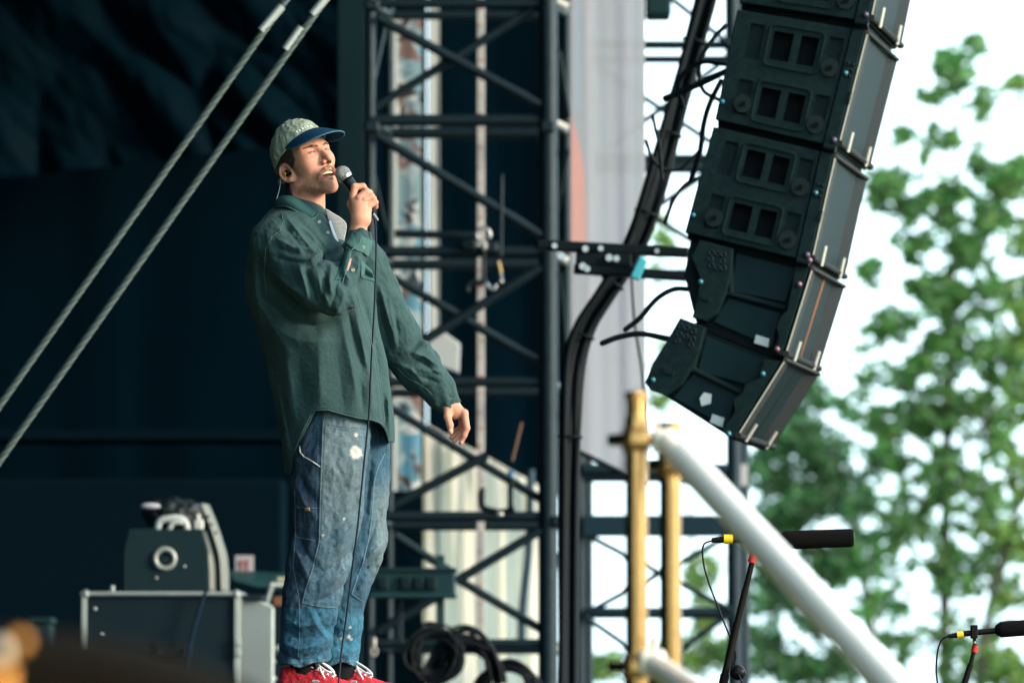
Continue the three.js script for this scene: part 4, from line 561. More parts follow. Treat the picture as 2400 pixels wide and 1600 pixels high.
tree('slender tree with a tall leafy leader rising beside the speaker array', -32, [[2214, 1750, 15], [2214, 1500, 14], [2216, 1300, 13], [2220, 1000, 11], [2232, 700, 8], [2240, 420, 5], [2252, 220, 3]], [[[2216, 1330], [2150, 1290], [2090, 1200, 0.6]], [[2218, 1100], [2300, 1000], [2360, 900, -0.4]], [[2224, 900], [2150, 820], [2080, 700, 0.5]], [[2230, 700], [2300, 600], [2350, 470, 0.3]], [[2236, 560], [2160, 500], [2080, 430, -0.3]], [[2240, 440], [2290, 330], [2320, 240]], [[2244, 300], [2200, 240], [2170, 230]]],
  [[2235, 165, 45, 55, 150], [2290, 105, 22, 28, 26], [2180, 225, 30, 22, 34], [2310, 240, 22, 48, 44], [2120, 310, 26, 14, 18], [2190, 305, 18, 18, 18], [2225, 330, 20, 18, 22], [2080, 440, 55, 50, 150], [2140, 480, 40, 45, 60], [2370, 420, 60, 50, 190], [2300, 380, 26, 26, 36], [2230, 480, 60, 60, 130], [2330, 500, 55, 55, 120], [2270, 590, 60, 50, 150], [2140, 570, 50, 45, 70], [2190, 690, 80, 60, 190], [2310, 700, 70, 60, 150], [2040, 650, 45, 40, 44], [2100, 760, 60, 40, 90], [2230, 820, 90, 70, 230], [2350, 850, 60, 70, 150], [2120, 880, 70, 45, 90], [2200, 960, 90, 70, 210], [2330, 1010, 70, 80, 170], [2080, 1000, 70, 60, 130], [2180, 1110, 90, 70, 190], [2300, 1180, 80, 80, 170], [2130, 1230, 80, 70, 190], [2230, 1340, 70, 70, 150], [2340, 1330, 60, 80, 130], [2290, 1480, 80, 60, 80], [2250, 1570, 60, 40, 90], [2130, 1500, 120, 90, 130], [2060, 1350, 90, 110, 80], [2250, 850, 150, 280, 170], [2040, 880, 80, 120, 80], [2150, 420, 110, 120, 50]], 0, 1);
tree('broad dark green tree filling the gap between the array and the slender tree', -36, [[2060, 1750, 16], [2050, 1560, 14], [2030, 1380, 11], [1990, 1200, 8], [1960, 1050, 5]], [[[2040, 1450], [1960, 1340], [1880, 1260, 0.4]], [[2020, 1340], [2090, 1220], [2110, 1120, -0.4]], [[1990, 1200], [1920, 1120], [1860, 1060]], [[2056, 1600], [2000, 1540], [1920, 1500]], [[2090, 1560], [2060, 1470], [2046, 1330, 0.3]]],
  [[1900, 930, 60, 50, 130], [1840, 1010, 70, 60, 230], [1930, 1060, 80, 70, 330], [1800, 1110, 60, 60, 200], [1880, 1180, 80, 60, 330], [1990, 1170, 70, 60, 210], [1800, 1250, 70, 70, 260], [1930, 1320, 80, 60, 250], [2030, 1290, 60, 60, 150], [1810, 1390, 80, 70, 250], [1920, 1440, 80, 50, 190], [1780, 1520, 80, 60, 230], [1880, 1570, 90, 40, 280], [1990, 1560, 70, 45, 150], [2060, 1420, 40, 40, 46], [2000, 960, 40, 40, 46], [2060, 1080, 50, 40, 80]], 1, 2);
tree('light green tree with leaning stems cut by the frame edge', -30, [[2290, 1750, 12], [2300, 1540, 11], [2330, 1380, 9], [2390, 1180, 7], [2460, 960, 5]], [[[2330, 1380], [2300, 1280], [2290, 1200]], [[2390, 1180], [2420, 1020], [2430, 880]], [[2310, 1500], [2380, 1440], [2450, 1400]]],
  [[2395, 205, 30, 22, 30], [2400, 560, 45, 50, 100], [2400, 700, 40, 60, 80], [2380, 780, 50, 40, 70], [2400, 930, 50, 60, 110], [2390, 1120, 50, 70, 120], [2340, 1250, 50, 40, 60], [2400, 1290, 40, 60, 80], [2380, 1400, 50, 40, 60], [2340, 1560, 60, 40, 120], [2390, 1590, 40, 30, 60]], 2, 3);
tree('low hedge-like tree seen through the scaffold tower behind the bronze poles', -40, [[1560, 1760, 10], [1560, 1640, 9], [1570, 1500, 6]], [[[1560, 1620], [1610, 1500], [1640, 1400]], [[1560, 1640], [1460, 1560], [1400, 1530]]],
  [[1640, 1340, 50, 40, 90], [1660, 1440, 50, 50, 110], [1620, 1540, 70, 45, 160], [1520, 1580, 60, 30, 120], [1420, 1570, 60, 35, 130], [1690, 1530, 40, 50, 90], [1560, 560, 30, 45, 40], [1545, 640, 22, 26, 24], [1560, 850, 30, 60, 60], [1540, 940, 25, 30, 30]], 2, 4);
// ---------------------------------------------------------------- the singer
const SKIN = [0.56, 0.262, 0.178];
const skinMat = new THREE.MeshPhysicalMaterial({ vertexColors: true, roughness: 0.6, bumpMap: grain, bumpScale: 0.0008, specularIntensity: 0.45 });
const shirtMat = new THREE.MeshPhysicalMaterial({ vertexColors: true, map: clothTex, bumpMap: twill, bumpScale: 0.0005, roughness: 0.88, sheen: 0.3, sheenRoughness: 0.6, sheenColor: lin(0.25, 0.38, 0.36) });
const denimMat = new THREE.MeshPhysicalMaterial({ vertexColors: true, map: denimTex, bumpMap: twill, bumpScale: 0.0007, roughness: 0.9 });
for (const m of [shirtMat, denimMat]) { m.map = withRepeat(m.map, 7); m.bumpMap = withRepeat(m.bumpMap, 22); }
skinMat.bumpMap = withRepeat(grain, 12);
const person = thing('person', 'person in green overshirt, faded work jeans and two tone cap singing into a handheld microphone', 'person', V(0, 0, 0));

// --- head, in its own axes: x forward, y up, z to his right
const headR = new THREE.Matrix4().makeRotationY(-51 * rad).multiply(new THREE.Matrix4().makeRotationZ(16 * rad)).multiply(new THREE.Matrix4().makeRotationX(13 * rad));
const earL = V(-0.014, -0.002, 0.078), HO = W(671, 406, 0.07).sub(earL.clone().applyMatrix4(headR));
const headM = headR.clone().setPosition(HO), headI = headM.clone().invert();
const toHead = (p) => p.clone().applyMatrix4(headI);
const NECK = arr(toHead(W(712, 520, 0.0)));
const neckTop = [-0.022, -0.035, 0];
function headSDF(x, y, z) {
  const az = Math.abs(z);
  let d = ell(x + 0.006, y - 0.047, z, 0.101, 0.088, 0.077);
  d = smin(d, ell(x - 0.028, y + 0.012, z, 0.062, 0.086, 0.061), 0.03);
  d = smin(d, cone(x, y, az, [-0.002, -0.050, 0.050], [0.068, -0.092, 0.012], 0.016, 0.018), 0.022);
  d = smin(d, len3(x - 0.079, y + 0.094, z) - 0.0205, 0.022);
  d = smin(d, len3(x - 0.058, y - 0.000, az - 0.041) - 0.025, 0.024);           // cheek bones
  d = smin(d, cone(x, y, az, [0.086, 0.047, 0.010], [0.062, 0.046, 0.050], 0.011, 0.012), 0.016); // brow
  d = smax(d, -ell(x - 0.097, y - 0.028, az - 0.033, 0.014, 0.011, 0.017), 0.012);  // sockets
  d = smin(d, len3(x - 0.0735, y - 0.0265, az - 0.0325) - 0.0135, 0.006);            // lids
  d = smax(d, -ell(x - 0.088, y - 0.0255 + 0.10 * (az - 0.0325), az - 0.0335, 0.008, 0.0029, 0.0140), 0.0012); // slit between the lids
  d = smin(d, cone(x, y, z, [0.089, 0.036, 0], [0.117, -0.010, 0], 0.0075, 0.0115), 0.012);  // nose
  d = smin(d, len3(x - 0.103, y + 0.017, az - 0.0125) - 0.0088, 0.007);
  d = smax(d, -ell(x - 0.108, y + 0.0265, az - 0.0070, 0.0055, 0.005, 0.0040), 0.003);
  d = smin(d, ell(x - 0.076, y + 0.054, z, 0.024, 0.030, 0.036), 0.018);  // muzzle
  d = smin(d, cone(x, y, az, [0.1015, -0.0425, 0], [0.078, -0.051, 0.031], 0.0060, 0.0032), 0.006);  // upper lip
  d = smin(d, cone(x, y, az, [0.0975, -0.0730, 0], [0.078, -0.054, 0.031], 0.0075, 0.0032), 0.006);  // lower lip
  d = smax(d, -ell(x - 0.095, y + 0.0570 + 2 * az * az, z, 0.026, 0.0098, 0.0290), 0.004);  // open mouth
  // ear
  const ex = x + 0.014, ey = y + 0.002, ez = az - 0.0775, rx = ex * 0.94 + ey * 0.30, ry = -ex * 0.30 + ey * 0.94, rz = ez + rx * 0.48;
  let e = ell(rx, ry, rz, 0.0215, 0.0340, 0.0125);
  e = smax(e, -ell(rx - 0.0030, ry - 0.001, rz - 0.0110, 0.0160, 0.0265, 0.0165), 0.002);
  e = smin(e, cone(rx, ry, rz, [-0.005, 0.016, 0.001], [-0.008, -0.012, 0.002], 0.0032, 0.0032), 0.003);
  e = smin(e, len3(rx - 0.005, ry + 0.026, rz) - 0.0085, 0.008);
  d = smin(d, e, 0.008);
  d = smin(d, cone(x, y, z, neckTop, NECK, 0.060, 0.068), 0.024);
  d = smin(d, cone(x, y, az, [-0.022, -0.045, 0.044], [NECK[0] + 0.03, NECK[1] + 0.02, 0.022], 0.013, 0.014), 0.02); // neck muscles
  return d;
}
function headColor(x, y, z) {
  const az = Math.abs(z), n = fbm(x * 60, y * 60, z * 60, 3), f = n3(x * 420, y * 420, z * 420);
  let c = SKIN.map((v) => v * (1 + 0.10 * n + 0.05 * f));
  c = mix3(c, [0.50, 0.185, 0.13], 0.6 * sst(0.032, 0.008, len3(x - 0.062, y + 0.003, az - 0.045)) + 0.55 * sst(0.022, 0.006, len3(x - 0.108, y + 0.012, z)));
  // stubble: short dark hairs on jaw, chin, lip and throat
  const jaw = sst(-0.032, -0.062, y - 0.20 * (x - 0.06)) * sst(-0.032, 0.0, x) * sst(-0.150, -0.118, y) * (1 - 0.55 * sst(0.034, 0.01, len3(x - 0.092, (y + 0.052) * 1.1, az - 0.012)));
  void jaw;
  const temple = sst(0.060, 0.034, x) * sst(0.020, 0.045, y) * sst(0.040, 0.052, az); void temple;
  if (az > 0.070 && Math.abs(x + 0.012) < 0.03) c = mix3(c, [0.50, 0.20, 0.14], 0.5);
  const side = sst(0.040, 0.012, x) * sst(-0.045, -0.01, y) * sst(0.045, 0.055, az); void side;
  const lip = sst(0.012, 0.0095, Math.abs(y + 0.0570 + 2 * az * az)) * sst(0.076, 0.084, x) * sst(0.036, 0.031, az); c = mix3(c, [0.36, 0.12, 0.105], lip * 0.8);
  if (x < 0.094 - az * 0.5 && x > 0.06 && az < 0.0295 && Math.abs(y + 0.0570 + 2 * az * az) < 0.0102) c = mix3(c, [0.045, 0.012, 0.010], 0.9);
  if (x > 0.10 && y < -0.02 && y > -0.031 && Math.abs(az - 0.007) < 0.005) c = mix3(c, [0.05, 0.015, 0.012], 0.85); // nostrils
  if (x > 0.075 && Math.abs(y - 0.0265 + 0.1 * (az - 0.0325)) < 0.0040 && Math.abs(az - 0.0335) < 0.0140) c = mix3(c, [0.06, 0.03, 0.02], 0.6); // lashes
  return c;
}
const headGeo = nets(headSDF, [-0.125, -0.20, -0.10], [0.14, 0.15, 0.10], 0.0022, { color: headColor, uv: (x, y, z) => [x + z, y], ne: 0.0012 });
headGeo.applyMatrix4(headM);
const headWorld = (x, y, z) => { const p = V(x, y, z).applyMatrix4(headI); return headSDF(p.x, p.y, p.z); };

// --- hands
function chainSDF(bones, k = 0.005) { return (x, y, z) => { let d = 1e9; for (const [A, B, a, b, kk] of bones) d = smin(d, cone(x, y, z, A, B, a, b), kk ?? k); return d; }; }
const bone = (pts, rs, k) => pts.slice(1).map((p, i) => [pts[i], p, rs[i], rs[i + 1], k]);
const MZ = 0.150; // depth of the microphone
// right hand: closed round the microphone, back of the hand to the left
const wristR = Wa(838, 552, 0.185), h1 = (px, py, z) => Wa(px, py, z);
const handR = [
  ...bone([h1(836, 575, 0.200), wristR, h1(842, 515, 0.190)], [0.031, 0.0265, 0.026], 0.02),
  ...bone([h1(842, 515, 0.190), h1(829, 466, 0.180)], [0.024, 0.0120], 0.014), ...bone([h1(845, 512, 0.190), h1(841, 467, 0.188)], [0.024, 0.0115], 0.014),
  ...bone([h1(848, 512, 0.188), h1(853, 472, 0.187)], [0.023, 0.0110], 0.014), ...bone([h1(852, 512, 0.186), h1(864, 484, 0.183)], [0.022, 0.0105], 0.014),
  ...bone([h1(827, 462, 0.180), h1(831, 438, 0.178), h1(850, 437, 0.172), h1(858, 447, 0.148), h1(848, 455, 0.132)], [0.0125, 0.0118, 0.0110, 0.0098, 0.0085], 0.004),
  ...bone([h1(841, 464, 0.190), h1(858, 448, 0.184), h1(866, 452, 0.165), h1(862, 462, 0.138)], [0.0122, 0.0115, 0.0108, 0.0090], 0.003),
  ...bone([h1(853, 468, 0.189), h1(870, 460, 0.181), h1(875, 466, 0.160), h1(868, 476, 0.136)], [0.0120, 0.0112, 0.0105, 0.0088], 0.003),
  ...bone([h1(864, 482, 0.185), h1(879, 474, 0.176), h1(879, 484, 0.156), h1(870, 490, 0.138)], [0.0112, 0.0102, 0.0096, 0.0080], 0.003),
  ...bone([h1(838, 515, 0.175), h1(824, 478, 0.150), h1(829, 452, 0.128), h1(842, 446, 0.118)], [0.019, 0.0135, 0.0115, 0.0100], 0.010), // thumb on the far side
];
const wristL = Wa(1056, 950, -0.215), ZL = -0.205;
const handL = [
  ...bone([Wa(1042, 925, -0.22), wristL, h1(1066, 968, ZL)], [0.031, 0.0255, 0.022], 0.02),
  ...bone([h1(1062, 958, ZL), h1(1088, 968, ZL + 0.012)], [0.020, 0.0135], 0.016), ...bone([h1(1062, 958, ZL - 0.012), h1(1088, 973, ZL - 0.012)], [0.020, 0.0130], 0.016), ...bone([h1(1060, 960, ZL - 0.025), h1(1083, 977, ZL - 0.034)], [0.018, 0.0125], 0.016),
  ...bone([h1(1088, 967, ZL + 0.014), h1(1094, 1003, ZL + 0.020), h1(1088, 1020, ZL + 0.018), h1(1080, 1037, ZL + 0.012)], [0.0125, 0.0108, 0.0095, 0.0078], 0.004),
  ...bone([h1(1088, 973, ZL - 0.008), h1(1091, 1008, ZL - 0.006), h1(1079, 1022, ZL - 0.006), h1(1065, 1033, ZL - 0.006)], [0.0122, 0.0105, 0.0094, 0.0078], 0.003),
  ...bone([h1(1084, 976, ZL - 0.028), h1(1086, 1006, ZL - 0.028), h1(1073, 1016, ZL - 0.026), h1(1058, 1026, ZL - 0.022)], [0.0118, 0.0100, 0.0090, 0.0075], 0.003),
  ...bone([h1(1080, 977, ZL - 0.044), h1(1081, 1000, ZL - 0.046), h1(1070, 1007, ZL - 0.044), h1(1060, 1011, ZL - 0.040)], [0.0105, 0.0090, 0.0080, 0.0070], 0.003),
  ...bone([h1(1050, 955, ZL + 0.008), h1(1049, 977, ZL + 0.030), h1(1054, 995, ZL + 0.040), h1(1056, 1012, ZL + 0.040)], [0.0165, 0.0118, 0.0102, 0.0088], 0.010), // thumb
];
const handColor = (knuckles) => (x, y, z, nx, ny, nz) => { const n = fbm(x * 70, y * 70, z * 70, 3); let c = SKIN.map((v) => v * (1.02 + 0.10 * n)); let k = 0; for (const q of knuckles) k = Math.max(k, sst(0.016, 0.006, len3(x - q[0], y - q[1], z - q[2]))); return mix3(c, [0.50, 0.185, 0.13], k * 0.6); };
const boundsOf = (bs, m) => { const lo = [9, 9, 9], hi = [-9, -9, -9]; for (const [A, B, a, b] of bs) for (const [p, r] of [[A, a], [B, b]]) for (let k = 0; k < 3; k++) { lo[k] = Math.min(lo[k], p[k] - r - m); hi[k] = Math.max(hi[k], p[k] + r + m); } return [lo, hi]; };
const handGeo = (bs) => { const [lo, hi] = boundsOf(bs, 0.008); return nets(chainSDF(bs), lo, hi, 0.0024, { color: handColor(bs.map((b) => b[0]).slice(3)), uv: (x, y, z) => [x + z, y], ne: 0.0012 }); };
// --- trunk and limbs under the clothes
const SH = { r: Wa(648, 562, 0.165), er: Wa(772, 694, 0.300), l: Wa(838, 560, -0.165), el: Wa(965, 815, -0.26) };
const limbs = [
  ...bone([Wa(712, 505, 0), Wa(725, 600, 0), Wa(745, 760, 0), Wa(770, 930, 0), Wa(785, 1010, 0)], [0.07, 0.105, 0.105, 0.105, 0.12], 0.05),
  ...bone([Wa(652, 575, 0.150), Wa(745, 672, 0.270), Wa(782, 694, 0.290), Wa(818, 632, 0.245), wristR], [0.050, 0.040, 0.036, 0.030, 0.024], 0.03), ...bone([Wa(842, 622, -0.120), Wa(918, 778, -0.205), Wa(980, 862, -0.235), Wa(1030, 916, -0.228), wristL], [0.050, 0.042, 0.036, 0.030, 0.024], 0.03),
  ...bone([Wa(765, 1000, 0.085), Wa(755, 1290, 0.10), Wa(715, 1540, 0.10)], [0.080, 0.055, 0.038], 0.04), ...bone([Wa(815, 1000, -0.085), Wa(835, 1290, -0.10), Wa(800, 1540, -0.10)], [0.080, 0.055, 0.038], 0.04),
];
const [blo, bhi] = boundsOf(limbs, 0.02);
const trunkGeo = nets(chainSDF(limbs), blo, bhi, 0.014, { color: () => SKIN, uv: (x, y, z) => [x + z, y] });
const bodyMesh = part('body', mergeGeometries([headGeo, handGeo(handR), handGeo(handL), trunkGeo]), skinMat, person);

// --- face details
const hm = (g) => g.applyMatrix4(headM);
const colored = (g, fn) => { const p = g.attributes.position, c = new Float32Array(p.count * 3); for (let i = 0; i < p.count; i++) c.set(fn(p.getX(i), p.getY(i), p.getZ(i)), i * 3); g.setAttribute('color', new THREE.BufferAttribute(c, 3)); return g; };
const vtx = new THREE.MeshPhysicalMaterial({ vertexColors: true, roughness: 0.25 });
for (const s of [1, -1]) part('eye', hm(colored(new THREE.SphereGeometry(0.0122, 24, 18).rotateZ(-Math.PI / 2), (x, y, z) => (Math.hypot(y + 0.0005, z - 0.002) < 0.0026 && x > 0 ? [0.004, 0.004, 0.005] : Math.hypot(y + 0.0005, z - 0.002) < 0.0060 && x > 0 ? [0.05, 0.09, 0.10] : [0.34, 0.30, 0.27])).translate(0.0735, 0.0262, s * 0.0325)), vtx, person);
const hairMat = new THREE.MeshPhysicalMaterial({ vertexColors: true, roughness: 0.75, bumpMap: withRepeat(grain, 30), bumpScale: 0.003 });
const hairCol = (c) => (x, y, z) => c.map((v) => v * (1 + 0.5 * n3(x * 500, y * 160, z * 500)));
const hairSDF = (x, y, z) => {
  const d = headSDF(x, y, z) - 0.0042 - 0.0016 * n3(x * 230, y * 120, z * 230), az = Math.abs(z);
  const ear = Math.hypot((x + 0.012), (y + 0.002) * 0.75) - 0.026;
  const side = Math.max(x - (y > 0.028 ? 0.040 : mix(0.010, 0.040, sst(-0.012, 0.028, y))), -0.016 - y), back = Math.max(x + 0.030, -(y + 0.105 + 0.25 * (x + 0.03)));
  return smax(smax(d, Math.min(side, back), 0.004), -Math.max(ear, 0.055 - az), 0.004);
};
part('hair', hm(nets(hairSDF, [-0.13, -0.12, -0.095], [0.06, 0.10, 0.095], 0.0028, { color: hairCol([0.020, 0.012, 0.008]) })), hairMat, person);
const tuft = (bs, col, amp = 0.0022) => { const f = chainSDF(bs, 0.004), [lo, hi] = boundsOf(bs, 0.006); return hm(nets((x, y, z) => f(x, y, z) - amp * n3(x * 320, y * 170, z * 320), lo, hi, 0.0017, { color: hairCol(col) })); };
const must = []; for (const s of [1, -1]) must.push(...bone([[0.1040, -0.0350, s * 0.001], [0.0995, -0.0395, s * 0.016], [0.0870, -0.0490, s * 0.0310], [0.0770, -0.0620, s * 0.0380]], [0.0056, 0.0060, 0.0050, 0.0026]));
part('moustache', tuft(must, [0.30, 0.155, 0.075], 0.0008), hairMat, person);
for (const s of [1, -1]) part('eyebrow', tuft(bone([[0.0985, 0.0405, s * 0.011], [0.0945, 0.0450, s * 0.030], [0.0780, 0.0455, s * 0.053]], [0.0032, 0.0034, 0.0020]), [0.15, 0.080, 0.045], 0.0008), hairMat, person);
{ // teeth
  const g = []; for (let i = -4; i <= 4; i++) { const a = i * 0.205; g.push(rbox(0.006, 0.0082 - Math.abs(i) * 0.0006, 0.0074 - Math.abs(i) * 0.0004, 0.0018, 0, 0, 0).rotateY(-a).translate(0.0560 + 0.0345 * Math.cos(a), -0.0508 - 0.000 * i, 0.0345 * Math.sin(a) * 0.92)); }
  part('teeth', hm(mergeGeometries(g)), mat([0.72, 0.62, 0.48], 0.25), person);
  part('tongue', hm(new THREE.SphereGeometry(0.02, 16, 12).scale(1, 0.35, 0.85).translate(0.070, -0.0655, 0)), mat([0.30, 0.09, 0.08], 0.35), person);
}
{ // in-ear monitor with a thin cable down the back
  const g = thing('earphone', 'black in-ear monitor with round yellow face and thin cable, worn by the person', 'earphone', W(668, 408, 0.1));
  const q = (x, y, z) => V(x, y, z).applyMatrix4(headM);
  part('shell', hm(new THREE.SphereGeometry(0.0098, 20, 14).scale(1.05, 1.2, 0.7).translate(-0.010, -0.003, 0.0800)), mat([0.008, 0.008, 0.009], 0.2), g);
  part('nozzle', hm(new THREE.SphereGeometry(0.0062, 16, 12).scale(1.3, 0.8, 0.7).translate(0.0035, -0.009, 0.0800)), mat([0.006, 0.006, 0.007], 0.3), g);
  const f = part('faceplate', hm(new THREE.CylinderGeometry(0.0062, 0.0062, 0.003, 20).rotateX(Math.PI / 2).translate(-0.0135, -0.003, 0.0872)), mat([0.80, 0.52, 0.015], 0.3), g);
  for (const dx of [-0.002, 0.002]) part('dot', hm(new THREE.SphereGeometry(0.0008, 8, 6).translate(-0.0135 + dx, -0.0012, 0.0887)), mat([0.01, 0.01, 0.01], 0.4), f);
  part('curve', hm(new THREE.TorusGeometry(0.0028, 0.0005, 5, 14, Math.PI * 0.9).rotateZ(Math.PI * 1.05).translate(-0.0135, -0.0035, 0.0887)), mat([0.01, 0.01, 0.01], 0.4), f);
  const c = [q(-0.014, 0.010, 0.083), q(-0.030, 0.016, 0.078), q(-0.042, -0.006, 0.076)];
  part('cable', tubePath([...c, W(657, 420, 0.06), W(655, 440, 0.05), W(648, 466, 0.05), W(643, 480, 0.045), W(641, 500, 0.02)], 0.0011, 6, 60), mat([0.55, 0.58, 0.55], 0.4), g);
}

{ // stubble: short single hairs on jaw, chin, throat, sideburn and temple
  const hg = new THREE.ConeGeometry(0.00034, 0.0026, 3, 1, true).translate(0, 0.0017, 0).toNonIndexed(), P = [], N = [], up = V(0, 1, 0), q = new THREE.Quaternion(), hp = hg.attributes.position, hn = hg.attributes.normal, v = V(0, 0, 0);
  for (let tries = 0, made = 0; tries < 90000 && made < 4200; tries++) {
    const x = rr(-0.05, 0.105), y = rr(-0.150, 0.062), s = rnd() < 0.8 ? 1 : -1; let z = s * 0.10, ok = false;
    for (let k = 0; k < 60; k++) { const d = headSDF(x, y, z); if (d < 0.0004) { ok = true; break; } z -= s * d * 0.8; if (z * s < 0.002) break; } if (!ok) continue;
    const az = Math.abs(z), mouth = Math.hypot((y + 0.057) * 1.3, az * 0.8) < 0.030 && x > 0.07;
    const jaw = sst(-0.036, -0.066, y - 0.20 * (x - 0.06)) * sst(-0.030, -0.004, x) * sst(-0.150, -0.115, y), tem = sst(0.058, 0.036, x) * sst(0.012, 0.030, y) * sst(0.042, 0.052, az), sd = sst(0.042, 0.016, x) * sst(-0.06, -0.02, y) * sst(0.045, 0.055, az) * sst(-0.002, 0.012, x);
    const dens = Math.max(mouth ? 0.12 * jaw : jaw * 0.62, tem * 1.0, sd * 0.8); if (rnd() > dens || (az > 0.068 && x < 0.012)) continue;
    const e = 0.001, n = V(headSDF(x + e, y, z) - headSDF(x - e, y, z), headSDF(x, y + e, z) - headSDF(x, y - e, z), headSDF(x, y, z + e) - headSDF(x, y, z - e)).normalize().add(V(rr(-0.3, 0.5), rr(-1.5, -0.6), rr(-0.3, 0.3))).normalize(); q.setFromUnitVectors(up, n); made++;
    for (let i = 0; i < hp.count; i++) { v.fromBufferAttribute(hp, i).applyQuaternion(q); P.push(x + v.x, y + v.y, z + v.z); v.fromBufferAttribute(hn, i).applyQuaternion(q); N.push(v.x, v.y, v.z); }
  }
  const g = new THREE.BufferGeometry(); g.setAttribute('position', new THREE.Float32BufferAttribute(P, 3)); g.setAttribute('normal', new THREE.Float32BufferAttribute(N, 3));
  part('stubble', hm(g), mat([0.085, 0.050, 0.033], 0.6), person).userData.kind = 'stuff';
  const nail = (px, py, z, rx, ry, a) => { const p = W(px, py, z); part('nail', new THREE.SphereGeometry(1, 14, 10).scale(rx, ry, 0.0022).rotateZ(a).translate(p.x, p.y, p.z), mat([0.62, 0.36, 0.30], 0.3), person); };
  nail(1055.5, 1008, ZL + 0.0475, 0.0058, 0.0072, -0.1); nail(1081, 1035, ZL + 0.0195, 0.0045, 0.0060, 0.4);
}
// --- cap
const capCol = [0.27, 0.335, 0.255], navy = [0.003, 0.040, 0.092];
const capCut = (x, y, z) => y - (0.055 + 0.36 * x);
const capDome = (x, y, z) => ell(x + 0.004, y - 0.048, z, 0.1085, 0.1180, 0.0905);
const capFolds = (x, y, z) => 0.0042 * fbm(x * 24 + 3, y * 15, z * 24, 2) + 0.0012 * n3(x * 50, y * 28, z * 50) - 0.0022 * Math.exp(-Math.pow(Math.sin(3 * Math.atan2(z, x + 0.01)) / 0.10, 2)) * sst(0.15, 0.09, y);
const capSDF = (x, y, z) => { const d = capDome(x, y, z) - capFolds(x, y, z); return smax(smax(d, -capCut(x, y, z), 0.002), -(d + 0.009), 0.002); };
const capMat = new THREE.MeshPhysicalMaterial({ vertexColors: true, map: withRepeat(grain, 14), bumpMap: withRepeat(twill, 14), bumpScale: 0.00035, roughness: 0.92, sheen: 0.3, sheenRoughness: 0.6, sheenColor: lin(0.4, 0.45, 0.4) });
{
  const g = thing('cap', 'sage green cap with a dark blue brim on the head of the singing person', 'cap', HO.clone());
  const crown = part('crown', hm(nets(capSDF, [-0.14, -0.03, -0.11], [0.125, 0.19, 0.11], 0.0026, { ne: 0.0014, color: (x, y, z) => { const n = fbm(x * 36, y * 36, z * 36, 3), f = n3(x * 300, y * 300, z * 300); return capCol.map((v) => v * (0.98 + 0.16 * n + 0.08 * f)); }, uv: (x, y, z) => [x + z, y + 0.3 * z] })), capMat, g);
  const brimRows = []; const NB = 30;
  for (let j = 0; j <= 10; j++) { const row = []; for (let i = 0; i <= NB; i++) { const u = i / NB * 2 - 1, a = u * 70 * rad, v = j / 10;
    const ext = 0.078 * Math.pow(Math.max(0, 1 - u * u), 0.55) * v, x = -0.004 + 0.1100 * Math.cos(a) + ext * Math.cos(a * 0.42), z = 0.0915 * Math.sin(a) + ext * Math.sin(a * 0.42);
    row.push(V(x, 0.055 + 0.36 * (-0.004 + 0.110 * Math.cos(a)) + 0.004 - ext * 0.48 - 0.7 * z * z * v - 0.8 * ext * ext, z)); } brimRows.push(row); }
  const b = sheet(brimRows, 0.0042); part('brim', hm(colored(b, (x, y, z) => navy.map((v) => v * (1 + 0.35 * fbm(x * 80, y * 80, z * 80, 2))))), new THREE.MeshPhysicalMaterial({ vertexColors: true, roughness: 0.9, specularIntensity: 0.3, map: withRepeat(clothTex, 14) }), g);
  const edge = brimRows[10].concat(); part('brim_piping', hm(tubePath(edge, 0.0025, 8, 60)), mat([0.02, 0.11, 0.16], 0.85), g);
  part('button', hm(new THREE.SphereGeometry(0.0085, 16, 10).scale(1, 0.55, 1).translate(-0.006, 0.168, 0)), mat(navy, 0.8), g);
  part('strap', hm(rbox(0.022, 0.015, 0.030, 0.003, 0, 0, 0).rotateZ(0.25).translate(-0.120, 0.004, 0.010)), mat([0.17, 0.22, 0.17], 0.9), g);
  const font = await new FontLoader().loadAsync('fonts/droid/droid_sans_bold.typeface.json'), word = 'PENCE N';
  let a = 0.62; for (const ch of word) { if (ch === ' ') { a -= 0.05; continue; }
    const t = new TextGeometry(ch, { font, size: 0.0085, depth: 0.0014, curveSegments: 3 }); t.computeBoundingBox(); const w = t.boundingBox.max.x - t.boundingBox.min.x;
    const y0 = 0.096, R = 1; let rx = 0.09, px = 0, pz = 0; for (let k = 0; k < 40; k++) { px = -0.01 + rx * Math.cos(a); pz = rx * 0.86 * Math.sin(a); rx -= (capDome(px, y0 + 0.4 * (px - 0.06), pz) - capFolds(px, y0 + 0.4 * (px - 0.06), pz)) * 0.7; }
    t.translate(-w / 2, 0, 0).rotateZ(0.0).rotateX(-0.45).rotateY(Math.PI / 2 - a * 1.05).translate(px, y0 + 0.4 * (px - 0.06), pz);
    part('letter', hm(t), mat([0.62, 0.68, 0.64], 0.8), crown); a -= 0.115 + 0; }
}
// --- shirt
const lerpRows = (rows) => { // rows [py, ...values] -> function of py, smooth
  const n = rows.length; return (py, k) => { if (py <= rows[0][0]) return rows[0][k]; if (py >= rows[n - 1][0]) return rows[n - 1][k]; let i = 1; while (rows[i][0] < py) i++;
    const t = (py - rows[i - 1][0]) / (rows[i][0] - rows[i - 1][0]), p0 = rows[Math.max(0, i - 2)][k], p1 = rows[i - 1][k], p2 = rows[i][k], p3 = rows[Math.min(n - 1, i + 1)][k];
    return 0.5 * (2 * p1 + (p2 - p0) * t + (2 * p0 - 5 * p1 + 4 * p2 - p3) * t * t + (3 * p1 - p0 - 3 * p2 + p3) * t * t * t); }; };
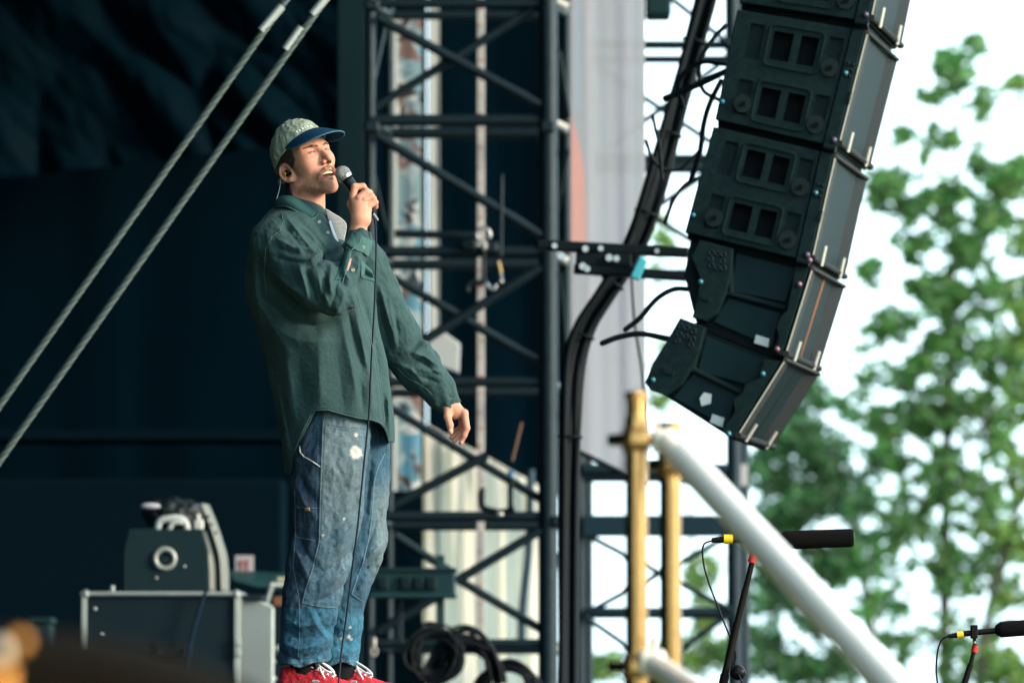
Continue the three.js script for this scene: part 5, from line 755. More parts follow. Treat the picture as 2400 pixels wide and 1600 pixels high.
/** tables over height, so that a field is cheap to read: y -> [x centre, half width, z centre, half depth] */
function stack(rows, zPlane = 0) {
  const f = lerpRows(rows), N = 400, y0 = W(0, rows[rows.length - 1][0], zPlane).y, y1 = W(0, rows[0][0], zPlane).y, T = new Float32Array((N + 1) * 4);
  for (let i = 0; i <= N; i++) { const y = mix(y0, y1, i / N), py = PX(0, y, zPlane)[1], a = W(f(py, 1), py, zPlane).x, b = W(f(py, 2), py, zPlane).x; T.set([(a + b) / 2, (b - a) / 2, f(py, 3), f(py, 4)], i * 4); }
  return (x, y, z) => { const t = clamp((y - y0) / (y1 - y0)) * N, i = Math.min(N - 1, Math.floor(t)), s = t - i, g = (k) => T[i * 4 + k] * (1 - s) + T[i * 4 + 4 + k] * s, a = g(1), b = g(3);
    const k = Math.hypot((x - g(0)) / a, (z - g(2)) / b), e = Math.pow(Math.pow(Math.abs((x - g(0)) / a), 2.25) + Math.pow(Math.abs((z - g(2)) / b), 2.25), 1 / 2.25); return (mix(k, e, 0.7) - 1) * Math.min(a, b); };
}
/** cloth folds traced as strokes: [width px, height m, x, y, x, y ...]; a positive height is a ridge */
function folds(list) {
  const S = list.map(([w, h, ...p]) => { const q = []; let lo = 1e9, hi = -1e9, l2 = 1e9, h2 = -1e9; for (let i = 0; i < p.length; i += 2) { q.push([p[i], p[i + 1]]); lo = Math.min(lo, p[i]); hi = Math.max(hi, p[i]); l2 = Math.min(l2, p[i + 1]); h2 = Math.max(h2, p[i + 1]); } return { w, h, q, b: [lo - 3 * w, hi + 3 * w, l2 - 3 * w, h2 + 3 * w] }; });
  return (x, y) => { let s = 0; for (const { w, h, q, b } of S) { if (x < b[0] || x > b[1] || y < b[2] || y > b[3]) continue; let m = 1e9, tt = 0, L = 0;
    for (let i = 1; i < q.length; i++) { const ax = q[i - 1][0], ay = q[i - 1][1], dx = q[i][0] - ax, dy = q[i][1] - ay, t = clamp(((x - ax) * dx + (y - ay) * dy) / (dx * dx + dy * dy)), d = Math.hypot(x - ax - dx * t, y - ay - dy * t); if (d < m) { m = d; tt = (i - 1 + t) / (q.length - 1); } }
    if (m < 3 * w) s += 1.7 * h * Math.exp(-Math.pow(m / w, 1.25)) * (0.25 + 0.75 * Math.sin(Math.PI * clamp(tt * 0.9 + 0.05))); } return s; };
}
const torso = stack([
  [455, 672, 742, 0, 0.055], [480, 648, 756, 0, 0.085], [500, 628, 766, 0, 0.135], [520, 612, 776, 0, 0.175], [545, 599, 794, 0, 0.198], [590, 584, 832, 0, 0.212], [640, 577, 864, 0, 0.215], [680, 574, 876, 0, 0.212],
  [720, 581, 884, 0, 0.210], [766, 595, 890, 0, 0.206], [819, 613, 899, 0, 0.202], [870, 627, 908, 0, 0.199], [930, 642, 916, 0, 0.197], [970, 651, 921, 0, 0.196], [1040, 660, 925, 0, 0.196], [1120, 668, 927, 0, 0.194]]);
const wxy = (px, py, z) => Wa(px, py, z);
const foldF = folds([
  // trunk
  [7, 0.007, 690, 520, 728, 548, 760, 590], [6, -0.006, 700, 515, 742, 560, 770, 600], [6, 0.006, 672, 510, 700, 545, 735, 590], [7, -0.005, 668, 530, 690, 560, 715, 590],
  [16, -0.016, 620, 700, 680, 752, 740, 764, 800, 752], [20, 0.008, 630, 760, 700, 800, 780, 800], [12, 0.006, 600, 700, 640, 770, 680, 830], [14, -0.007, 590, 730, 622, 800, 650, 900],
  [10, 0.009, 826, 690, 838, 750, 852, 820, 866, 880, 872, 960], [8, -0.009, 812, 720, 828, 790, 848, 860], [9, -0.008, 838, 670, 860, 740, 878, 800, 888, 880, 892, 940], [10, 0.007, 800, 750, 818, 830, 836, 930],
  [26, 0.010, 745, 800, 748, 880, 752, 950], [22, -0.009, 790, 830, 800, 900, 806, 960], [24, -0.008, 700, 820, 708, 900, 716, 980], [20, 0.008, 670, 830, 682, 910, 696, 1000],
  [7, -0.006, 846, 900, 850, 960], [6, 0.006, 908, 900, 912, 970, 914, 1030], [7, -0.006, 898, 930, 901, 1000], [12, 0.006, 640, 880, 660, 960, 676, 1050], [10, -0.005, 655, 900, 672, 990, 684, 1060],
  [9, 0.005, 600, 600, 598, 680, 612, 760], [9, -0.005, 612, 560, 606, 640, 614, 700],
  // near sleeve
  [7, -0.013, 716, 630, 726, 660, 740, 700], [7, 0.009, 700, 620, 712, 660, 722, 700], [6, -0.010, 712, 632, 742, 620, 770, 596], [8, 0.009, 690, 610, 730, 605, 768, 582], [7, -0.008, 640, 600, 680, 612, 712, 616],
  [7, 0.008, 745, 640, 752, 680, 772, 712], [6, -0.009, 760, 640, 762, 670, 752, 700], [7, 0.009, 776, 620, 772, 660, 780, 700], [6, -0.008, 790, 650, 784, 690, 776, 720], [7, 0.008, 806, 690, 796, 720, 782, 740],
  [8, 0.007, 650, 560, 690, 580, 730, 584], [8, -0.007, 640, 575, 680, 592, 726, 596], [9, 0.007, 640, 640, 680, 676, 720, 700], [9, -0.007, 636, 668, 676, 704, 716, 724], [6, -0.007, 800, 600, 795, 640, 806, 668], [5, 0.006, 815, 590, 808, 640, 822, 660],
  [5, 0.005, 780, 585, 800, 575, 815, 568], [5, -0.006, 786, 600, 806, 590, 822, 582], [6, 0.006, 842, 600, 838, 640, 826, 670], [5, -0.006, 850, 590, 848, 622, 838, 650],
  // far sleeve
  [7, 0.009, 890, 668, 908, 740, 926, 800], [7, -0.009, 884, 690, 898, 760, 912, 812], [7, 0.008, 912, 700, 922, 760, 930, 810], [6, -0.008, 922, 720, 932, 780, 934, 820], [6, 0.010, 970, 828, 990, 808, 1010, 800], [6, -0.010, 965, 812, 985, 796, 1000, 786],
  [6, 0.009, 968, 826, 1000, 838, 1026, 856], [6, -0.010, 972, 842, 1000, 856, 1022, 878], [7, 0.008, 985, 868, 1012, 868, 1036, 872], [6, -0.008, 985, 884, 1010, 888, 1030, 900], [6, 0.007, 1000, 905, 1026, 892, 1046, 884], [6, -0.007, 940, 858, 968, 850, 990, 838], [8, 0.007, 930, 850, 962, 866, 990, 892],
]);
const hemPts = [[600, 1100], [640, 1106], [680, 1112], [690, 1070], [702, 1040], [718, 1006], [736, 970], [744, 964], [768, 964], [801, 974], [838, 983], [870, 987], [888, 993], [899, 1003], [905, 1020], [909, 1036], [925, 1038], [970, 1038]];
const hemAt = (px) => { let i = 1; while (i < hemPts.length - 1 && hemPts[i][0] < px) i++; const [x0, y0] = hemPts[i - 1], [x1, y1] = hemPts[i]; return mix(y0, y1, clamp((px - x0) / (x1 - x0))); };
const sl = { s: wxy(652, 575, 0.150), e1: wxy(745, 672, 0.290), e2: wxy(782, 694, 0.315), f: wxy(818, 632, 0.260), c: wxy(846, 552, 0.190) };
const fl = { s: wxy(842, 622, -0.120), m: wxy(918, 778, -0.205), e: wxy(980, 862, -0.235), f: wxy(1030, 916, -0.228), c: wxy(1060, 958, -0.218) };
const cutPlane = (P, Q) => { const n = V(...Q).sub(V(...P)).normalize(); return (x, y, z) => (x - Q[0]) * n.x + (y - Q[1]) * n.y + (z - Q[2]) * n.z; };
const cuffR = cutPlane(sl.f, sl.c), cuffL = cutPlane(fl.f, fl.c);
function shirtBase(x, y, z) {
  let r = cone(x, y, z, sl.s, sl.e1, 0.086, 0.078); r = smin(r, cone(x, y, z, sl.e1, sl.e2, 0.072, 0.062), 0.03); r = smin(r, cone(x, y, z, sl.e2, sl.f, 0.062, 0.048), 0.02); r = smin(r, cone(x, y, z, sl.f, sl.c, 0.047, 0.040), 0.02);
  r = smax(r, cuffR(x, y, z), 0.003); const rIn = cuffR(x, y, z);
  if (rIn > -0.05) r = smax(r, -(cone(x, y, z, sl.f, sl.c, 0.035, 0.029)), 0.003);
  let l = cone(x, y, z, fl.s, fl.m, 0.092, 0.080); l = smin(l, cone(x, y, z, fl.m, fl.e, 0.080, 0.074), 0.03); l = smin(l, cone(x, y, z, fl.e, fl.f, 0.072, 0.056), 0.02); l = smin(l, cone(x, y, z, fl.f, fl.c, 0.052, 0.039), 0.02);
  l = smax(l, cuffL(x, y, z), 0.003); if (cuffL(x, y, z) > -0.04) l = smax(l, -(cone(x, y, z, fl.f, fl.c, 0.040, 0.0275)), 0.003);
  let t = torso(x, y, z);
  t = smin(t, len3(x - sl.s[0], y - sl.s[1] - 0.004, z - sl.s[2] + 0.03) - 0.088, 0.05);
  return [t, r, l];
}
function shirtSDF(x, y, z) {
  let [t, r, l] = shirtBase(x, y, z); const m = Math.min(t, r, l); if (m > 0.07) return m - 0.02;
  const [px, py] = PX(x, y, z), hem = (hemAt(px) - py) * 0.00137; // metres above the hem
  const fd = z > -0.02 || px > 880 ? foldF(px, py) : 0;
  const t2 = t - 0.0085 * fbm(x * 9 + 2, y * 3.4, z * 9, 2) * sst(0.02, 0.10, hem + 0.03) - fd;
  if (hem < 0.16) t = smax(smax(t2, -hem, 0.003), -(t2 + 0.0125) - Math.max(0, hem - 0.14) * 2, 0.002); else t = t2;
  const wr = 0.0040 * n3(x * 20 + y * 8, y * 11 - x * 6, z * 14) + 0.0014 * n3(x * 44 + y * 20, y * 30, z * 32);
  let d = smin(t, r - wr - fd, 0.010); d = smin(d, l - wr - fd, 0.010);
  return d - 0.0008 * n3(x * 75, y * 75, z * 75);
}
const shirtCol = [0.018, 0.062, 0.063];
const shirtColor = (x, y, z, nx, ny, nz) => { const n = fbm(x * 14, y * 14, z * 14, 3), f = n3(x * 180, y * 180, z * 180); return shirtCol.map((v, k) => v * (1 + 0.12 * n + 0.06 * f) + 0.002 * n); };
const slo = [-0.36, 0.60, -0.34], shi = [0.48, 1.62, 0.40];
const shirt = part('shirt', nets(shirtSDF, slo, shi, 0.0052, { color: shirtColor, slack: 1.6, ne: 0.003 }), shirtMat, person);
const stitchMat = mat([0.070, 0.135, 0.125], 0.9), paleCloth = mat([0.034, 0.098, 0.092], 0.92, 0, { bumpMap: withRepeat(twill, 7), bumpScale: 0.0003 });
const threads = (name, list, m = stitchMat, parent = shirt) => { for (const g of list) if (g) part(name, g, m, parent); };
const S_ = (pts, r, l) => seam(shirtSDF, pts, r, l), D_ = (pts, r, on, gap) => stitches(shirtSDF, pts, r, on, gap);
threads('shoulder_seam', [S_([[660, 500], [663, 518], [656, 540], [636, 556], [622, 580], [618, 640], [624, 690]], 0.0013), D_([[664, 500], [667, 518], [660, 543]])]);
threads('yoke_stitching', [D_([[656, 540], [690, 552], [722, 566], [748, 584]]), D_([[660, 545], [636, 561], [626, 585]])]);
threads('hem_stitching', [S_([[742, 961], [768, 960], [801, 970], [838, 979], [870, 983], [888, 989], [896, 996]], 0.0012), D_([[744, 955], [768, 954], [801, 964], [838, 973], [868, 977], [886, 983]], 0.001, 3, 3), S_([[728, 972], [710, 1008], [696, 1040], [688, 1062]], 0.0012)]);
threads('placket_seam', [S_([[836, 680], [846, 722], [860, 770], [872, 806], [884, 850], [893, 900], [900, 950], [905, 1000]], 0.0015), D_([[828, 684], [838, 726], [852, 776], [866, 820], [878, 870], [886, 930], [890, 985]], 0.001, 4, 3), D_([[895, 905], [899, 950], [903, 985]], 0.001, 3, 3)]);
threads('sleeve_seam', [D_([[908, 855], [930, 862], [948, 880], [962, 890], [980, 898], [1000, 912], [1016, 928]], 0.0013, 5, 2)]);
threads('cuff_stitching', [D_([[1016, 925], [1036, 914], [1058, 906]], 0.0012, 3, 2), D_([[1030, 966], [1050, 958], [1074, 946]], 0.0011, 3, 2)]);
{ // buttoned cuff and open sleeve placket of the near arm
  const near = (px, py, z) => V(...wxy(px, py, z));
  part('cuff_band', patch(shirtSDF, [[826, 545], [838, 548], [850, 556], [860, 561], [873, 565]], [[808, 566], [822, 580], [838, 588], [852, 593], [862, 602]], 0.003, 0.0035, 20, 6), paleCloth, shirt);
  threads('cuff_edge', [S_([[826, 543], [840, 547], [846, 556], [843, 568], [836, 576], [824, 586]], 0.0018, 0.005), S_([[848, 556], [860, 559], [874, 566], [870, 580], [862, 600]], 0.0016, 0.005), D_([[829, 549], [838, 553], [841, 562], [836, 571]], 0.001, 3, 2), D_([[850, 562], [860, 565], [869, 570]], 0.001, 3, 2)]);
  part('sleeve_placket', patch(shirtSDF, [[822, 584], [816, 610], [808, 636], [800, 656]], [[808, 580], [802, 606], [794, 632], [784, 656]], 0.002, 0.004, 18, 4), shirtMatPlain(), shirt);
  threads('sleeve_placket_edge', [S_([[823, 586], [817, 612], [809, 640], [802, 664]], 0.0016, 0.004), D_([[812, 586], [806, 610], [797, 640]], 0.001, 3, 2)]);
  for (const [x, y] of [[851, 580], [827, 633]]) { const p = hit(shirtSDF, x, y); if (!p) continue; const b = part('button', new THREE.CylinderGeometry(0.0056, 0.0060, 0.0024, 18).rotateX(Math.PI / 2).translate(p.x, p.y, p.z + 0.004), mat([0.36, 0.34, 0.28], 0.4), shirt); part('button_rim', new THREE.TorusGeometry(0.0048, 0.0010, 8, 20).translate(p.x, p.y, p.z + 0.0052), mat([0.45, 0.43, 0.36], 0.4), b); }
  part('sleeve_opening', patch(shirtSDF, [[824, 606], [820, 622], [815, 634]], [[818, 606], [815, 622], [812, 634]], 0.001, 0.002, 8, 2), mat([0.38, 0.20, 0.14], 0.6), shirt);
}
function shirtMatPlain() { return mat([0.021, 0.066, 0.067], 0.9, 0, { bumpMap: withRepeat(twill, 7), bumpScale: 0.0002 }); }
{ // collar: near leaf lies on the shirt, far leaf folded open shows its pale inside
  const near = [[648, 470, 0.02], [656, 463, 0.05], [672, 460, 0.078], [688, 463, 0.090], [706, 474, 0.096], [724, 486, 0.098], [745, 500, 0.100]];
  const low = [[641, 484, 0.05], [650, 484, 0.085], [668, 483, 0.118], [688, 491, 0.134], [706, 501, 0.138], [718, 508, 0.138], [730, 513, 0.134]];
  const rows = []; for (let j = 0; j <= 6; j++) { const t = j / 6; rows.push(near.map((a, i) => { const b = low[i], p = W(mix(a[0], b[0], t), mix(a[1], b[1], t), mix(a[2], b[2], t)); p.z += 0.016 + 0.016 * Math.sin(Math.PI * t); return p; })); }
  const fine = rows.map((r) => { const c = new THREE.CatmullRomCurve3(r); return c.getPoints(24); });
  const col = part('collar', sheet(fine, 0.0045), shirtMatPlain(), shirt);
  part('collar_edge', tubePath(low.map(([x, y, z]) => W(x, y, z + 0.020)).concat([W(740, 508, 0.137), W(745, 500, 0.120)]), 0.0019, 6, 40), stitchMat, col);
  part('collar_stand', sheet([[[652, 478, 0.04], [676, 474, 0.088], [706, 490, 0.098], [736, 510, 0.085], [752, 520, 0.06]], [[650, 490, 0.06], [676, 494, 0.11], [706, 508, 0.122], [736, 526, 0.11], [756, 534, 0.08]]].map((r) => new THREE.CatmullRomCurve3(r.map((q) => W(...q))).getPoints(20)), 0.005), shirtMatPlain(), shirt);
  const lap = [[[762, 489, 0.060], [780, 500, 0.050], [798, 511, 0.035], [810, 524, 0.020]], [[766, 506, 0.080], [782, 516, 0.068], [798, 528, 0.052], [810, 538, 0.036]], [[772, 528, 0.105], [786, 538, 0.090], [800, 546, 0.072], [808, 552, 0.055]], [[782, 556, 0.135], [790, 560, 0.122], [800, 562, 0.104], [806, 564, 0.085]]];
  part('lapel', sheet(lap.map((r) => new THREE.CatmullRomCurve3(r.map((q) => W(...q))).getPoints(12)), 0.004), mat([0.19, 0.21, 0.215], 0.92, 0, { map: withRepeat(grain, 8), bumpMap: withRepeat(twill, 8), bumpScale: 0.0004 }), shirt, 'pale grey inside of the open collar');
  part('lapel_edge', tubePath([[762, 489, 0.062], [780, 500, 0.052], [798, 511, 0.038], [810, 524, 0.024], [810, 540, 0.040], [805, 560, 0.082]].map((q) => W(...q)), 0.0016, 6, 40), mat([0.42, 0.46, 0.45], 0.9), shirt);
  part('undershirt', sheet([[[770, 520, 0.112], [774, 516, 0.100]], [[778, 545, 0.138], [783, 542, 0.128]], [[786, 566, 0.150], [793, 566, 0.140]]].map((r) => r.map((q) => W(...q))), 0.003), mat([0.55, 0.62, 0.66], 0.9), person);
  for (const [x, y] of [[768, 545], [748, 520]]) { const p = hit(shirtSDF, x, y); if (p) part('button', new THREE.CylinderGeometry(0.0052, 0.0056, 0.0024, 16).rotateX(Math.PI / 2).translate(p.x, p.y, p.z + 0.003), mat([0.30, 0.34, 0.30], 0.4), shirt); }
  const pk = part('pocket_flap', patch(shirtSDF, [[846, 612], [858, 622], [872, 636]], [[846, 650], [862, 656], [878, 660]], 0.004, 0.0035, 12, 5), paleCloth, shirt); void pk;
}

// --- jeans
const legN = stack([[930, 735, 872, 0.05, 0.10], [990, 715, 870, 0.075, 0.100], [1040, 700, 868, 0.092, 0.106], [1093, 688, 865, 0.105, 0.112], [1180, 687, 855, 0.105, 0.105], [1232, 688, 847, 0.105, 0.102], [1265, 685, 840, 0.105, 0.100], [1319, 676, 826, 0.105, 0.098], [1370, 669, 812, 0.105, 0.092], [1419, 665, 795, 0.105, 0.086], [1462, 663, 788, 0.105, 0.082], [1506, 661, 781, 0.105, 0.082], [1540, 660, 776, 0.105, 0.084], [1575, 660, 776, 0.105, 0.086]]);
const legF = stack([[930, 760, 905, -0.06, 0.12], [1000, 752, 908, -0.085, 0.112], [1093, 745, 911, -0.10, 0.110], [1206, 752, 905, -0.105, 0.102], [1260, 755, 903, -0.105, 0.100], [1302, 756, 899, -0.105, 0.098], [1328, 756, 884, -0.105, 0.094], [1397, 752, 861, -0.105, 0.088], [1440, 748, 848, -0.105, 0.084], [1484, 744, 843, -0.105, 0.080], [1530, 742, 837, -0.105, 0.080], [1575, 742, 834, -0.105, 0.082]]);
const foldJ = folds([
  [8, -0.007, 838, 1180, 800, 1230, 760, 1270], [8, 0.006, 848, 1200, 812, 1256, 770, 1300], [9, -0.008, 822, 1290, 780, 1330, 730, 1350], [8, 0.006, 830, 1310, 796, 1352, 750, 1380], [7, -0.007, 806, 1370, 770, 1400, 720, 1410],
  [8, -0.006, 700, 1110, 720, 1150, 745, 1180], [7, 0.005, 692, 1130, 712, 1180, 736, 1210], [8, -0.006, 690, 1240, 715, 1290, 740, 1330], [7, 0.005, 684, 1270, 706, 1320, 728, 1360],
  [8, 0.007, 670, 1450, 700, 1470, 740, 1462, 775, 1440], [8, -0.008, 668, 1476, 700, 1496, 740, 1490, 776, 1466], [8, 0.007, 666, 1508, 700, 1522, 742, 1512, 776, 1496], [8, -0.008, 664, 1534, 700, 1546, 742, 1532, 774, 1520], [7, 0.006, 725, 1430, 745, 1470, 770, 1500], [7, -0.006, 738, 1424, 756, 1466, 776, 1490],
  [8, 0.007, 900, 1270, 870, 1300, 840, 1330], [8, -0.008, 898, 1296, 866, 1326, 834, 1352], [8, 0.006, 876, 1330, 850, 1370, 830, 1400], [7, -0.006, 890, 1200, 872, 1250, 856, 1300], [7, 0.006, 882, 1080, 872, 1150, 866, 1220], [7, -0.007, 872, 1060, 866, 1120, 858, 1200],
  [7, 0.006, 846, 1450, 820, 1470, 792, 1480], [7, -0.006, 842, 1490, 818, 1506, 790, 1514], [7, 0.006, 838, 1520, 814, 1534, 786, 1540],
]);
function jeansSDF(x, y, z) {
  const a = legN(x, y, z), b = legF(x, y, z), m = Math.min(a, b); if (m > 0.07) return m - 0.015;
  const [px, py] = PX(x, y, z), up = (py - 940) * 0.00137;
  const k = 0.004 + 0.05 * sst(1100, 1000, py); let d = smin(a, b, k);
  d -= (z > -0.16 ? foldJ(px, py) : 0) + 0.0055 * n3(x * 14, y * 7, z * 14) + 0.0022 * n3(x * 40, y * 26, z * 40) + 0.0008 * n3(x * 110, y * 110, z * 110);
  const hemN = z > -0.005 ? 1561 - 13 * sst(720, 760, px) + 4 * Math.sin(px * 0.11) : 1557 + 5 * Math.sin(px * 0.1);
  return smax(smax(d, -up, 0.004), (py - hemN) * 0.00137, 0.004);
}
// the double knee panel and the wash of the denim: dye bleached by wear, with side shade also put into the colour
const seamX = (py) => { const p = [[985, 757], [1100, 752], [1270, 747], [1330, 732], [1380, 716], [1412, 708]]; let i = 1; while (i < p.length - 1 && p[i][0] < py) i++; return mix(p[i - 1][1], p[i][1], clamp((py - p[i - 1][0]) / (p[i][0] - p[i - 1][0]))); };
const legEdge = (py) => { const p = [[1040, 868], [1093, 865], [1232, 847], [1319, 826], [1423, 794], [1523, 779]]; let i = 1; while (i < p.length - 1 && p[i][0] < py) i++; return mix(p[i - 1][1], p[i][1], clamp((py - p[i - 1][0]) / (p[i][0] - p[i - 1][0]))); };
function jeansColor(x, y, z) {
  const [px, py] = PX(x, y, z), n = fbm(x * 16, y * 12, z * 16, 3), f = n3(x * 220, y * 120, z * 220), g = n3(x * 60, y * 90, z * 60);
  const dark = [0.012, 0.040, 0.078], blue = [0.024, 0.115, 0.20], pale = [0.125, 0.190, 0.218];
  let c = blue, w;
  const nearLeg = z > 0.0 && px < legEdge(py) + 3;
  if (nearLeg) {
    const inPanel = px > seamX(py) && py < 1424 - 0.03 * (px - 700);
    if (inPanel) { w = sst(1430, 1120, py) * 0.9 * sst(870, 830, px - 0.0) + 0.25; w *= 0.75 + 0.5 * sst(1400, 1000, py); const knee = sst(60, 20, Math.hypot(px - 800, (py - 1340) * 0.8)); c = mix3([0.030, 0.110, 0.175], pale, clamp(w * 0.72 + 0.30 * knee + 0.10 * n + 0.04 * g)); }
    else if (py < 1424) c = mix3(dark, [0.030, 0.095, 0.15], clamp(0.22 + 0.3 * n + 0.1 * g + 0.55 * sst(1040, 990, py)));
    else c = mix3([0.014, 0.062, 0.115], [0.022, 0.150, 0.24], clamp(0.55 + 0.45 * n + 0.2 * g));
  } else { const t = sst(1090, 1180, py) * sst(840, 895, px) * sst(1420, 1330, py); c = mix3(mix3([0.020, 0.09, 0.15], [0.022, 0.15, 0.24], sst(1420, 1460, py)), [0.15, 0.215, 0.235], clamp(t * 0.75 + 0.25 * n)); }  // far leg: side light put into the colour, paler to the right
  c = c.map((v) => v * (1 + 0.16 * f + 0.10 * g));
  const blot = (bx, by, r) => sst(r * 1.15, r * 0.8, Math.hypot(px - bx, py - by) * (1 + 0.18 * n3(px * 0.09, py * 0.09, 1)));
  if (z > 0) { c = mix3(c, [0.62, 0.62, 0.56], blot(834, 1060, 15)); c = mix3(c, [0.55, 0.52, 0.42], blot(834, 1019, 4.5)); c = mix3(c, [0.6, 0.6, 0.58], Math.max(blot(806, 1216, 3), blot(756, 1254, 3.5))); c = mix3(c, [0.05, 0.05, 0.045], Math.max(blot(809, 1199, 3), blot(836, 1146, 3))); }
  c = mix3(c, [0.60, 0.64, 0.64], Math.max(blot(817, 1492, 5), blot(820, 1470, 3), blot(823, 1498, 3.5), blot(799, 1496, 2.6)));
  if (py > 1546) c = mix3(c, [0.16, 0.27, 0.31], 0.35 + 0.4 * g);
  return c;
}
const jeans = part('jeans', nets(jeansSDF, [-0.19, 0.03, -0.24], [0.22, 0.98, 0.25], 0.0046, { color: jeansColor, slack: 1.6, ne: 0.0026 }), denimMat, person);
{
  const J = (p, r, l) => seam(jeansSDF, p, r, l), K = (p, r, on, gap) => stitches(jeansSDF, p, r, on, gap), pale = mat([0.060, 0.115, 0.145], 0.9), T = (n, l, m = pale) => threads(n, l, m, jeans);
  T('panel_seam', [J([[757, 985], [752, 1100], [747, 1270], [732, 1330], [716, 1380], [708, 1412]], 0.0015, 0.001), K([[763, 990], [758, 1100], [753, 1270], [738, 1332], [722, 1382]], 0.001, 4, 3), K([[746, 1000], [743, 1100], [739, 1260]], 0.001, 4, 3)]);
  T('panel_hem', [J([[708, 1412], [728, 1418], [760, 1423], [790, 1424]], 0.0018, 0.001), K([[716, 1404], [740, 1411], [770, 1415], [790, 1415]], 0.0011, 3, 3)]);
  T('waist_seam', [K([[762, 995], [800, 1000], [838, 1004], [858, 1004]], 0.0012, 4, 3), K([[762, 1001], [800, 1006], [840, 1010]], 0.0011, 4, 3)]);
  T('pocket_edge', [J([[702, 1046], [703, 1060], [712, 1070], [726, 1078], [742, 1088], [750, 1094]], 0.0022, 0.002)], mat([0.42, 0.47, 0.46], 0.9));
  T('tool_pocket_hem', [J([[690, 1182], [700, 1190], [722, 1190], [745, 1192]], 0.0016, 0.001), K([[692, 1188], [706, 1197], [745, 1199]], 0.001, 4, 3), J([[689, 1256], [710, 1262], [738, 1268]], 0.0016, 0.001)]);
  T('pocket_tag', [patch(jeansSDF, [[714, 1190], [726, 1190]], [[714, 1197], [726, 1197]], 0.003, 0.002, 6, 2)], mat([0.42, 0.20, 0.05], 0.8));
  T('inner_seam', [J([[902, 1062], [884, 1100], [876, 1130], [872, 1200], [864, 1260], [850, 1320], [838, 1350], [824, 1392]], 0.0017, 0.001)], mat([0.10, 0.20, 0.26], 0.9));
  T('far_knee_hem', [J([[824, 1393], [838, 1402], [853, 1412]], 0.0016, 0.001), K([[828, 1386], [842, 1396], [856, 1404]], 0.001, 3, 3)]);
  T('side_seam', [J([[690, 1150], [692, 1250], [686, 1330], [700, 1400], [702, 1470], [698, 1540]], 0.0012, 0.0005), K([[672, 1458], [682, 1460]], 0.0014, 5, 2), K([[698, 1460], [706, 1460]], 0.0014, 5, 2)]);
  T('leg_hem', [K([[664, 1553], [700, 1557], [740, 1546], [772, 1544]], 0.0013, 3, 3), K([[784, 1548], [810, 1552], [832, 1553]], 0.0013, 3, 3)]);
}
